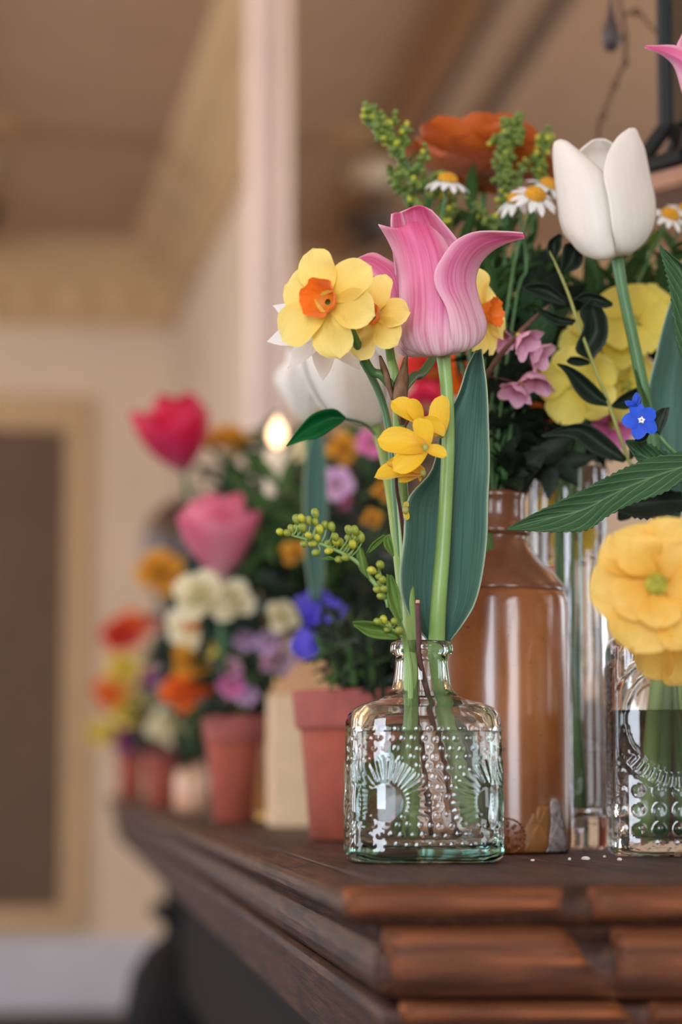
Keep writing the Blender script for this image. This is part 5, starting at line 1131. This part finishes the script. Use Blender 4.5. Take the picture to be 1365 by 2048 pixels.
RP3 = [[(1418, 270, -.6), (1435, 270, -.6), (1450, 262, -.1)], [(1420, 200, -1.8), (1450, 200, -1.2), (1475, 190, 0)], [(1415, 120, -1.6), (1450, 120, -1.0), (1475, 115, 0)], [(1440, 70, -1), (1455, 66, -.6), (1470, 70, -.2)]]
for rows in (RP, RP2, RP3): add('petal', patch(rows, YR, 22, 11), M_pinkp, t3, True, 0.0007)
M_iron = mat_plain('black_iron', rgb(22, 24, 23), 0.6, 0.15, 60, spec=0.25)
M_pane = mat_glass('lantern_pane', (0.96, 0.97, 0.96, 1))
YL = 1.40
ln = thing('geometric_lantern', 'black iron geometric lantern standing behind the white tulip', 'lantern', base(1440, YL))
lc = base(1440, YL); kl = 1 / ppm(YL)
Zl = lambda y: at(1440, y, YL).z
def ring(r, z, rot=0.26): return [Vector((lc.x + r * math.cos(rot + i * math.pi / 3), lc.y + r * math.sin(rot + i * math.pi / 3), z)) for i in range(6)]
rot_l = math.pi - 0.05
rr_ = 90 * kl
r0_, r1_, r2_ = ring(160 * kl, Zl(345), rot_l), ring(rr_, Zl(255), rot_l), ring(rr_, Zl(-60), rot_l)
top_ = Vector((lc.x, lc.y, Zl(-260))); 
def bar(a, b): add('bar', tube([a, b], [0.0052], 6, 2), M_iron, ln, False)
for i in range(6):
    k_ = (i + 1) % 6
    bar(r0_[i], r0_[k_]); bar(r0_[i], r1_[i]); bar(r1_[i], r2_[i]); bar(r1_[i], r1_[k_]) if i % 2 else None; bar(r2_[i], r2_[k_]); bar(r2_[i], top_)
    add('pane', ([r1_[i].lerp(lc, 0.0), r1_[k_], r2_[k_], r2_[i]], [(0, 1, 2, 3)]), M_pane, ln, False, 0.0006)
M_ash = mat_plain('pale_wood_plate', rgb(190, 140, 112), 0.6, 0.1, 40)
add('plate', lathe([(0.001, Zl(398)), (150 * kl, Zl(398)), (158 * kl, Zl(390)), (158 * kl, Zl(352)), (152 * kl, Zl(345)), (0.001, Zl(345))], 6, (lc.x, lc.y, 0)), M_ash, ln, False)
# slim iron stand that carries the lantern up from the shelf
add('stand', lathe([(0.001, 0.0), (0.035, 0.0), (0.036, 0.004), (0.01, 0.01), (0.0045, 0.03), (0.0045, Zl(380) - ZS), (0.03, Zl(372) - ZS), (0.012, Zl(366) - ZS), (0.001, Zl(366) - ZS)], 24, lc), M_iron, ln)
tg_ = thing('alder_twig', 'bare nodded twig with a dark hanging cone behind the white tulip', 'twig', MOUTH['vase'][1])
YA = 1.52
ap = [MOUTH['vase'][1], MOUTH['vase'][0], at(1165, 760, 1.42), at(1188, 480, YA), at(1196, 268, YA), at(1212, 215, YA), at(1232, 165, YA), at(1250, 120, YA), at(1252, 70, YA), at(1242, 15, YA), at(1236, -40, YA)]
add('twig', tube(ap, [0.0016, 0.0016, 0.0016, 0.0015, 0.0016, 0.0015, 0.0015, 0.0015, 0.0014, 0.0013, 0.0012], 8, 70), M_twig, tg_)
add('side_twig', tube([at(1250, 30, YA), at(1275, 22, YA), at(1300, 50, YA), at(1335, 90, YA)], [0.0013, 0.0012, 0.001, 0.0007], 7, 16), M_twig, tg_)
for (hx, hy) in ((1207, 232), (1230, 170), (1252, 125), (1250, 75), (1274, 24)):
    put('node', cached('node|tw', lambda: ball(0.0026, 8, 6, 1.3), M_twig), tg_, axisframe(at(hx, hy, YA), (0.35, 0, 1)))
add('cone', lathe([(0.0005, -0.011), (0.004, -0.009), (0.0062, -0.003), (0.0055, 0.005), (0.003, 0.012), (0.0012, 0.022), (0.0008, 0.03)], 16, at(1223, 72, YA - 0.005), True, lambda a, i, r, z: (r * (1 + 0.12 * math.sin(a * 5 + i * 2)), z)), mat_plain('dark_cone', rgb(66, 52, 50), 0.5, 0.3, 300, 0.6), tg_)

# leafy filling of jar and vase
FILL = [(985, 500, 1.29, 'lance', 'jar'), (1060, 470, 1.34, 'lance', 'jar'), (1085, 580, 1.29, 'dark', 'jar'), (970, 600, 1.32, 'dark', 'jar'), (1130, 540, 1.35, 'lance', 'jar'), (1040, 580, 1.34, 'lance', 'jar'), (1280, 540, 1.35, 'bright', 'vase'), (1220, 540, 1.36, 'lance', 'vase'), (920, 480, 1.30, 'lance', 'jar'), (1100, 740, 1.32, 'dark', 'jar'), (1060, 900, 1.30, 'dark', 'jar'), (1180, 560, 1.38, 'lance', 'vase'), (1000, 900, 1.33, 'dark', 'jar'), (1000, 560, 1.30, 'lance', 'jar'), (1040, 500, 1.33, 'lance', 'jar'), (960, 470, 1.33, 'lance', 'jar'), (935, 400, 1.34, 'lance', 'jar'), (1075, 540, 1.31, 'dark', 'jar'), (1000, 640, 1.28, 'dark', 'jar'), (1120, 600, 1.33, 'dark', 'jar'), (1010, 720, 1.27, 'dark', 'jar'),
        (1090, 660, 1.33, 'dark', 'jar'), (1050, 840, 1.27, 'dark', 'jar'), (985, 860, 1.26, 'dark', 'jar'), (1110, 880, 1.29, 'dark', 'jar'), (1250, 560, 1.33, 'lance', 'vase'), (1330, 520, 1.33, 'lance', 'vase'), (1300, 480, 1.35, 'bright', 'vase'), (1200, 620, 1.34, 'dark', 'vase'),
        (1150, 680, 1.36, 'dark', 'vase'), (1240, 760, 1.36, 'dark', 'vase'), (1345, 620, 1.36, 'dark', 'vase'), (1020, 940, 1.25, 'dark', 'jar'), (1350, 480, 1.30, 'lance', 'vase'), (1180, 880, 1.33, 'dark', 'vase'), (940, 560, 1.36, 'lance', 'jar'), (1060, 610, 1.28, 'serr', 'jar'), (1000, 800, 1.30, 'serr', 'jar')]
MARKS = [((970, 320), 'orange poppy'), ((730, 230), 'arching goldenrod'), ((896, 362), 'side-on chamomile'), ((1071, 392), 'plump chamomile'), ((1210, 400), 'tall white tulip'), ((1060, 690), 'pink cherry blossom'), ((1060, 765), 'lower pink blossom'),
         ((1155, 770), 'broad lemon primrose'), ((1268, 640), 'upper lemon primrose'), ((1283, 841), 'blue alkanet'), ((1180, 1010), 'big serrated leaf'), ((975, 628), 'half-hidden daffodil'), ((1000, 980), 'jar mouth'), ((1340, 432), 'lantern-side chamomile'), ((1130, 560), 'tip of the myrtle'), ((1000, 470), 'pointed pink petal')]
def beside(hx, hy, marks):
    return min(marks, key=lambda m: (m[0][0] - hx) ** 2 + (m[0][1] - hy) ** 2)[1]
for i, (hx, hy, Y, kind, ves) in enumerate(FILL):
    p = at(hx, hy, Y); m = MOUTH[ves][0]; ax = (p - m).normalized() + Vector((random.uniform(-0.4, 0.4), random.uniform(-0.3, 0.3), 0.2))
    nm = {'lance': 'narrow-leaved green sprig', 'dark': 'dark round-leaved sprig', 'serr': 'serrated green sprig', 'bright': 'fresh green fine sprig'}[kind]
    sprig(nm + (' in the stoneware jar' if ves == 'jar' else ' in the cylinder vase') + ', tip beside the ' + beside(hx, hy, MARKS), p, ax, ves, kind, 16 if kind == 'dark' else 14, 1.0, t0=0.5, group='leafy sprigs in the ' + ves + ', ' + kind)

# ------------------------------------------------------------------ stems behind: hidden bottle and the stoneware bottle
gbc = base(640, 2.16); r_ = 0.026
gb = thing('green_bottle', 'dark green glass bottle hidden behind the paper box, full of stems', 'bottle', gbc)
add('bottle_body', lathe([(0.001, 0.001), (r_ * 0.95, 0), (r_, 0.004), (r_, 0.1), (r_ * 0.8, 0.12), (r_ * 0.62, 0.135), (r_ * 0.6, 0.16), (r_ * 0.68, 0.163), (r_ * 0.68, 0.17), (r_ * 0.5, 0.17), (r_ * 0.5, 0.135), (r_ * 0.7, 0.11), (r_ * 0.9, 0.1), (r_ * 0.9, 0.01), (0.001, 0.008)], 32, gbc), mat_plain('dark_green_glaze', rgb(40, 60, 46), 0.25, 0.1, 20), gb)
MOUTH['green'] = (gbc + Vector((0, 0, 0.17)), gbc + Vector((0, 0, 0.012)))

def tulip(lab, hx, hy, Y, ax, s, vessel, m, key, open_=0.42, bend=-0.75, spin=0.0):
    h_ = at(hx, hy, Y); r_0 = stemmed('tulip', lab, 'flower', h_, ax, vessel, 0.0028, M_stem_d)
    head_tulip(r_0, axisframe(h_, ax, 1.0, spin), s, m, key, open_, bend); return r_0
M_rosep = mat_petal('rose_tulip_petal', rgb(240, 200, 190), rgb(232, 140, 160), rgb(226, 104, 134), rgb(206, 80, 116), 0.5, rgb(240, 180, 190), 0.4, 0.3)
tulip('blurred crimson tulip leaning out to the far end of the shelf', 368, 942, 2.38, (-0.2, -0.35, 0.95), 1.5, 'stoneware', M_crim, 'crim', 1.0, -1.0)
tulip('blurred rose-pink tulip with round leaves in front of it', 440, 1168, 2.02, (-0.08, -0.3, 0.95), 1.42, 'stoneware', M_rosep, 'rose', 0.72, -0.45, 0.5)
tulip('soft white tulip farther back, beside the candle flame', 612, 845, 1.62, (-0.12, -0.2, 1), 0.92, 'green', M_whitep, 'wh', 0.42)
el = thing('emerald_leaf_sprig', 'single glossy emerald leaf under the soft white tulips', 'foliage', b0 + Vector((-0.014, 0.010, 0)))
add('stem', tube([b0 + Vector((-0.014, 0.010, 0)), at(819, 1400, 1.118), at(816, 1290, 1.122), at(803, 1130, 1.14), at(788, 1000, 1.17), at(770, 905, 1.235), at(735, 852, 1.24), at(690, 837, 1.2)], [0.0007], 7, 30), M_stem_d, el)
add('leaf', patch([[(692, 834, 0), (690, 838, 0), (688, 842, 0)], [(668, 818, -.2), (664, 836, .2), (668, 856, -.1)], [(630, 826, -.3), (630, 850, .2), (636, 876, -.2)], [(602, 852, -.3), (604, 866, 0), (610, 880, -.2)], [(572, 891, -.2), (573, 892, -.2), (575, 893, -.2)]], 1.2, 18, 9), M_lf_emer, el, True, 0.0006)
sl = thing('tulip_leaf_blade', 'tall blurred tulip leaf standing behind the goldenrod spray', 'foliage', MOUTH['green'][1] + Vector((0.004, 0, 0)))
add('stem', tube([MOUTH['green'][1] + Vector((0.004, 0, 0)), MOUTH['green'][0], at(636, 1240, 1.8), at(630, 1190, 1.62)], [0.0025], 8, 14), M_stem_d, sl)
add('blade', patch([[(622, 1200, .2), (630, 1202, .4), (640, 1200, .2)], [(610, 1100, -.2), (630, 1100, .5), (652, 1100, 0)], [(608, 1000, -.2), (632, 1000, .5), (654, 1000, 0)], [(612, 920, -.1), (634, 920, .4), (652, 920, 0)], [(626, 850, .1), (636, 840, .2), (644, 846, .1)]], 1.6, 22, 9), M_lf_tulip, sl, True, 0.0006)
def bloom(name, lab, hx, hy, Y, ax, s, vessel, m, key, style='ruf', n=5):
    h_ = at(hx, hy, Y); r_0 = stemmed(name, lab, 'flower', h_ - Vector(ax).normalized() * 0.004, ax, vessel, 0.0012, M_stem_d, None, 0.006, 14, 6)
    M_ = axisframe(h_, ax, 1.0, random.random() * 6)
    if style == 'ruf': head_ruffle(r_0, M_, s, m, key)
    elif style == 'daff': head_daff(r_0, M_, s, m, M_corona, key)
    else: head_prim(r_0, M_, s, m, key, n)
    return r_0
F_ = (-0.1, -0.9, 0.35)
for a in (('amber_ranunculus', 'amber ruffled bloom beside the blurred crimson tulip', 455, 893, 2.42, (0.1, -0.5, 0.8), 1.0, 'stoneware', M_amber, 'amb'),
          ('cream_ranunculus', 'cream ruffled bloom below the rose-pink tulip', 402, 1198, 2.0, F_, 0.85, 'stoneware', M_creamp, 'crm'),
          ('cream_ranunculus', 'cream ruffled bloom half behind a round grey leaf', 462, 1205, 2.0, F_, 0.75, 'stoneware', M_creamp, 'crm'),
          ('cream_ranunculus', 'small cream bloom between round leaves near the violet iris', 562, 1235, 1.98, (0.2, -0.9, 0.3), 0.5, 'green', M_creamp, 'crm'),
          ('cream_ranunculus', 'tiny cream bloom above the violet iris', 520, 1165, 2.2, (0.2, -0.9, 0.5), 0.5, 'green', M_creamp, 'crm'),
          ('lilac_bloom', 'lilac bloom between tall stems behind the goldenrod spray', 672, 968, 1.88, (-0.2, -0.9, 0.2), 0.8, 'green', M_lilac, 'lil', 'prim'),
          ('magenta_bloom', 'magenta bloom just under the lilac one', 680, 1000, 1.92, (0.1, -0.9, -0.2), 0.55, 'green', M_magenta, 'mag', 'prim'),
          ('amber_ranunculus', 'small amber bloom behind the pale tulip stem', 745, 1040, 1.75, F_, 0.22, 'green', M_amber, 'amb'),
          ('amber_ranunculus', 'small amber bloom above the other by the tulip leaf', 768, 985, 1.75, F_, 0.25, 'green', M_amber, 'amb'),
          ('amber_ranunculus', 'amber bloom in the dark foliage beside the tall blade', 592, 1110, 1.95, F_, 0.4, 'green', M_amber, 'amb'),
          ('orange_ranunculus', 'muted orange bloom below the emerald leaf', 688, 902, 2.0, F_, 0.5, 'green', M_amber, 'amb'),
          ('cream_ranunculus', 'pale bloom under the tip of the emerald leaf', 612, 905, 2.1, F_, 0.5, 'green', M_creamp, 'crm'),
          ('pink_bloom', 'pink bloom beside the stem of the leaning white tulip', 745, 885, 1.8, F_, 0.7, 'green', M_magenta, 'mag', 'prim'),
          ('mustard_ranunculus', 'mustard bloom in the far bouquet under the dark gourd vase', 322, 1150, 3.0, F_, 1.2, 'pale', M_amber, 'amb'),
          ('cream_narcissus', 'cream narcissus at the left of the middle bouquet', 388, 1250, 2.25, F_, 1.2, 'pale', M_creamp, 'cn', 'daff'),
          ('lemon_narcissus', 'lemon narcissus below the cream one', 422, 1272, 2.25, F_, 1.15, 'pale', M_lemon, 'ln', 'daff'),
          ('amber_ranunculus', 'amber bloom hanging under the lemon narcissus', 388, 1325, 2.4, F_, 0.8, 'pale', M_amber, 'amb'),
          ('orange_ranunculus', 'blazing orange bloom over the pale jar', 368, 1392, 2.45, (-0.2, -0.8, 0.5), 0.9, 'pale', M_orange2, 'or2'),
          ('orange_ranunculus', 'orange bloom beside the blazing one over the pale jar', 408, 1380, 2.45, (0.2, -0.8, 0.5), 0.6, 'pale', M_orange2, 'or2')):
    bloom(*a)
# iris with falling violet petals
ir = thing('violet_iris', 'violet-blue iris with drooping petals above the paper box', 'flower', MOUTH['green'][1])
hi = at(622, 1245, 1.62)
add('stem', tube([MOUTH['green'][1], MOUTH['green'][0], at(640, 1290, 1.85), hi], [0.0018], 8, 20), M_stem_d, ir)
ip = cached('petal|iris', lambda: leaf(0.026, 0.018, 'petal', 0.9, 0.3, 10, 7, 0.06), M_violet)
for d, n_ in (((0.35, -0.3, 1.0), (0.3, -0.8, 0.2)), ((0.7, -0.4, 0.5), (0, -0.8, 0.5)), ((-0.35, -0.5, -1.0), (-0.3, -0.9, 0.2)), ((-0.5, -0.3, -0.9), (-0.6, -0.6, 0.2)), ((-0.1, 0.2, 0.8), (0, -1, 0))):
    put('petal', ip, ir, frame(hi, d, n_, 1.05))
# eucalyptus and filler sprays
EU = [(548, 960, 1.99, 'lance', 'green'), (535, 1020, 1.99, 'lance', 'green'), (565, 1060, 1.99, 'lance', 'green'), (545, 1120, 2.0, 'dark', 'green'), (525, 1080, 1.99, 'lance', 'green'), (550, 1170, 2.0, 'dark', 'green'), (470, 900, 2.4, 'lance', 'stoneware'), (500, 930, 2.35, 'lance', 'stoneware'), (450, 960, 2.3, 'dark', 'stoneware'), (530, 960, 2.25, 'lance', 'stoneware'), (510, 870, 2.4, 'lance', 'stoneware'), (480, 1010, 2.2, 'dark', 'stoneware'), (400, 1000, 2.4, 'euc', 'stoneware'), (640, 1010, 2.1, 'dark', 'green'), (720, 940, 2.1, 'dark', 'green'), (700, 1150, 1.95, 'dark', 'green'), (760, 1180, 1.9, 'dark', 'green'), (660, 1060, 1.98, 'dark', 'green'), (395, 965, 2.35, 'euc', 'stoneware'), (440, 930, 2.38, 'euc', 'stoneware'), (520, 850, 2.35, 'lance', 'stoneware'), (480, 960, 2.3, 'lance', 'stoneware'), (560, 940, 2.2, 'lance', 'green'), (540, 1010, 2.2, 'dark', 'green'), (430, 1110, 2.0, 'euc', 'stoneware'), (490, 1190, 2.0, 'euc', 'stoneware'),
      (600, 960, 2.1, 'dark', 'green'), (560, 1080, 2.05, 'dark', 'green'), (520, 1060, 2.3, 'dark', 'stoneware'), (700, 900, 2.1, 'dark', 'green'), (740, 960, 2.0, 'dark', 'green'), (690, 1020, 1.9, 'dark', 'green'), (760, 1060, 1.9, 'dark', 'green'), (650, 920, 2.1, 'lance', 'green'), (580, 860, 2.3, 'lance', 'green'), (790, 920, 1.95, 'dark', 'green'), (720, 1080, 1.85, 'dark', 'green'),
      (560, 1150, 2.1, 'dark', 'green'), (680, 1100, 1.9, 'lance', 'green'), (610, 1030, 2.0, 'serr', 'green'), (750, 860, 2.0, 'serr', 'green'), (770, 1130, 1.8, 'dark', 'green'), (540, 900, 2.25, 'dark', 'stoneware'), (490, 1090, 2.2, 'dark', 'stoneware'), (520, 1130, 2.1, 'dark', 'stoneware'), (330, 1230, 2.9, 'dark', 'pale'), (430, 1320, 2.5, 'dark', 'pale'), (350, 1330, 2.7, 'dark', 'pale'), (440, 1240, 2.4, 'dark', 'pale'), (640, 1160, 2.0, 'dark', 'green'), (590, 1200, 2.05, 'dark', 'green')]
MARKB = [((352, 860), 'crimson tulip'), ((455, 893), 'amber bloom by the crimson tulip'), ((440, 1090), 'rose tulip'), ((405, 1195), 'cream bloom'), ((553, 862), 'candle flame'), ((600, 780), 'soft white tulip'), ((632, 852), 'emerald leaf'), ((672, 968), 'lilac bloom'), ((745, 1040), 'small amber bloom'), ((630, 1080), 'goldenrod tip'), ((632, 1010), 'tall tulip blade'),
         ((640, 1220), 'violet iris'), ((562, 1235), 'small cream bloom'), ((322, 1150), 'mustard bloom'), ((388, 1250), 'cream narcissus'), ((372, 1392), 'blazing orange bloom'), ((745, 885), 'pink bloom'), ((592, 1110), 'amber bloom by the blade'), ((765, 1160), 'lower goldenrod buds'), ((520, 1165), 'tiny cream bloom'), ((553, 960), 'ivory candle'), ((410, 965), 'neck of the crimson tulip')]
for i, (hx, hy, Y, kind, ves) in enumerate(EU):
    p = at(hx, hy, Y); m = MOUTH[ves][0]; ax = (p - m).normalized() + Vector((random.uniform(-0.4, 0.4), random.uniform(-0.3, 0.3), 0.15))
    nm = {'lance': 'narrow-leaved blurred sprig', 'dark': 'dark leafy blurred sprig', 'serr': 'serrated blurred sprig', 'euc': 'grey-green round-leaved sprig'}[kind]
    vn = {'stoneware': 'in the mustard bottle', 'green': 'behind the paper box', 'pale': 'over the pale jar'}[ves]
    sprig(nm + ' ' + vn + ', tip by the ' + beside(hx, hy, MARKB), p, ax, ves, kind, 16 if kind != 'lance' else 20, 1.35 if kind == 'euc' else 1.5, 0.0012, t0=0.3, group='blurred ' + kind + ' sprigs in the ' + ves + ' bottle', sp=0.006)

# ------------------------------------------------------------------ potted plants
def tuft(root, c, tips, kind, n, s, r=0.0009):
    for (tx, ty, tY) in tips:
        p = at(tx, ty, tY); b_ = c + jit(0.008); P = [b_, b_.lerp(p, 0.5) + Vector((0, 0, (p - b_).length * 0.12)), p]
        add('stem', tube(P, [r * 1.3, r * 0.6], 5, 8), M_stem_d, root); leaves_along(root, P, kind, n, s, 0.15, 0.85)
def potflower(root, c, hx, hy, Y, ax, s, m, key, style='prim'):
    h_ = at(hx, hy, Y); b_ = c + jit(0.006)
    add('flower_stem', tube([b_, b_.lerp(h_, 0.6) + Vector((0, 0, 0.008)), h_ - Vector(ax).normalized() * 0.004], [0.0011, 0.0009], 6, 10), M_stem, root)
    M_ = axisframe(h_, ax, 1.0, random.random() * 6)
    (head_ruffle if style == 'ruf' else head_prim)(root, M_, s, m, key)
H1, H2, H3, H4 = at(733, 1380, 1.5).z - ZS - 0.001, at(467, 1432, 2.09).z - ZS, at(322, 1490, 3.25).z - ZS, at(262, 1490, 4.55).z - ZS
q1 = thing('potted_fern', 'terracotta pot of dark feathery foliage just behind the square glass bottle', 'potted plant', P1, 'terracotta pots along the shelf')
pot(q1, P1, H1, 153 / ppm(1.5), 114 / ppm(1.5), 76 / ppm(1.5))
rnd = random.Random(4)
tips = [(rnd.uniform(630, 815), rnd.uniform(1215, 1372), 1.5 + rnd.uniform(-0.055, 0.05)) for _ in range(30)]
tuft(q1, P1 + Vector((0, 0, H1 - 0.01)), tips, 'fernd', 14, 1.25); tuft(q1, P1 + Vector((0, 0, H1 - 0.01)), [(640, 1300, 1.46), (700, 1330, 1.45), (745, 1325, 1.45), (670, 1345, 1.45), (760, 1250, 1.48), (700, 1230, 1.5)], 'fern', 14, 1.3)
q2 = thing('potted_pinks', 'slim terracotta pot of small pink and lilac flowers beside the paper box', 'potted plant', P2, 'terracotta pots along the shelf')
pot(q2, P2, H2, 64 / ppm(2.09), 39 / ppm(2.09), 50 / ppm(2.09))
c_ = P2 + Vector((0, 0, H2 - 0.01))
tuft(q2, c_, [(rnd.uniform(395, 570), rnd.uniform(1290, 1425), 2.09 + rnd.uniform(-0.05, 0.06)) for _ in range(20)], 'dark', 8, 0.85)
for (hx, hy, m, kx, s) in ((490, 1282, M_lilac, 'lil', 0.5), (537, 1285, M_lilac, 'lil', 0.65), (545, 1320, M_pinkbl, 'pkb', 0.65), (575, 1330, M_lilac, 'lil', 0.5), (463, 1370, M_magenta, 'mag', 0.7), (494, 1392, M_lilac, 'lil', 0.5), (463, 1335, M_pinkbl, 'pkb', 0.5)):
    potflower(q2, c_, hx, hy, 2.05, (random.uniform(-0.3, 0.3), -0.9, 0.3), s, m, kx)
q3 = thing('potted_anemone', 'small terracotta pot with a cream bloom in the blurred distance', 'potted plant', P3, 'terracotta pots along the shelf')
pot(q3, P3, H3, 36 / ppm(3.25), 26 / ppm(3.25), 34 / ppm(3.25))
c_ = P3 + Vector((0, 0, H3 - 0.008))
tuft(q3, c_, [(rnd.uniform(270, 410), rnd.uniform(1310, 1500), 3.22 + rnd.uniform(-0.05, 0.06)) for _ in range(16)], 'dark', 8, 1.1)
for a in ((332, 1455, M_creamp, 'crm', 1.0), (300, 1360, M_purple, 'pur', 0.5), (395, 1450, M_lemon, 'lem', 0.5)): potflower(q3, c_, a[0], a[1], 3.18, (0, -0.9, 0.4), a[4], a[2], a[3], 'ruf')
q4 = thing('potted_poppies', 'terracotta pot of red, orange and yellow flowers at the far end of the shelf', 'potted plant', P4, 'terracotta pots along the shelf')
pot(q4, P4, H4, 32 / ppm(4.55), 24 / ppm(4.55), 30 / ppm(4.55))
c_ = P4 + Vector((0, 0, H4 - 0.006))
tuft(q4, c_, [(rnd.uniform(225, 330), rnd.uniform(1290, 1490), 4.55 + rnd.uniform(-0.05, 0.06)) for _ in range(18)], 'dark', 8, 1.5)
for a in ((242, 1275, M_red, 'rd', 1.55), (262, 1245, M_orange2, 'or2', 0.9), (250, 1342, M_lemon, 'lemr', 1.4), (222, 1385, M_orange2, 'or2', 1.3), (258, 1430, M_lemon, 'lemr', 1.3), (205, 1470, M_lemon, 'lemr', 1.1), (250, 1482, M_purple, 'pur', 1.0), (300, 1250, M_red, 'rd', 0.7)):
    potflower(q4, c_, a[0], a[1], 4.5, (-0.1, -0.9, 0.4), a[4], a[2], a[3], 'ruf')

# submerged leaves of the goldenrod and crumbs of plaster lying on the shelf
for rows, m_ in (([[(800, 1470, .8), (806, 1472, .9), (812, 1476, .8)], [(760, 1510, .9), (772, 1525, 1.3), (790, 1545, .9)], [(722, 1560, .9), (736, 1580, 1.4), (762, 1605, .9)], [(712, 1620, .8), (726, 1636, 1.2), (750, 1650, .8)], [(722, 1668, .9), (726, 1670, 1.0), (732, 1672, .9)]], M_lf_bright),
                 ([[(808, 1500, .2), (812, 1504, .3), (816, 1508, .2)], [(780, 1560, -.2), (790, 1570, .2), (802, 1582, -.1)], [(752, 1600, -.3), (762, 1614, .1), (778, 1626, -.2)], [(738, 1640, -.2), (742, 1644, -.1), (748, 1648, -.2)]], M_papery)):
    add('submerged_leaf', patch(rows, 1.112, 16, 7), m_, gr, True, 0.0004)
M_crumb = mat_plain('white_plaster', rgb(214, 208, 200), 0.8, 0.1, 300)
for i, (cx_, cy_) in enumerate(((1066, 1723), (1140, 1721), (1172, 1720), (1210, 1716), (1240, 1722))):
    Yc = 0.0384 * F_PX / (cy_ - 1556) ; p = at(cx_, cy_, Yc); p.z = ZS + 0.0006
    cb = add('plaster_crumb', ball(0.0008 + 0.0004 * (i % 3), 6, 5, 0.7), M_crumb)
    cb.matrix_basis = Matrix.Translation(p) @ Matrix.Rotation(i * 1.3, 4, 'Z') @ Matrix.Diagonal((1.5, 0.8, 1, 1))
    tag(cb, 'tiny white plaster crumb lying on the shelf before the stoneware jar', 'crumb', 'plaster crumbs on the shelf')
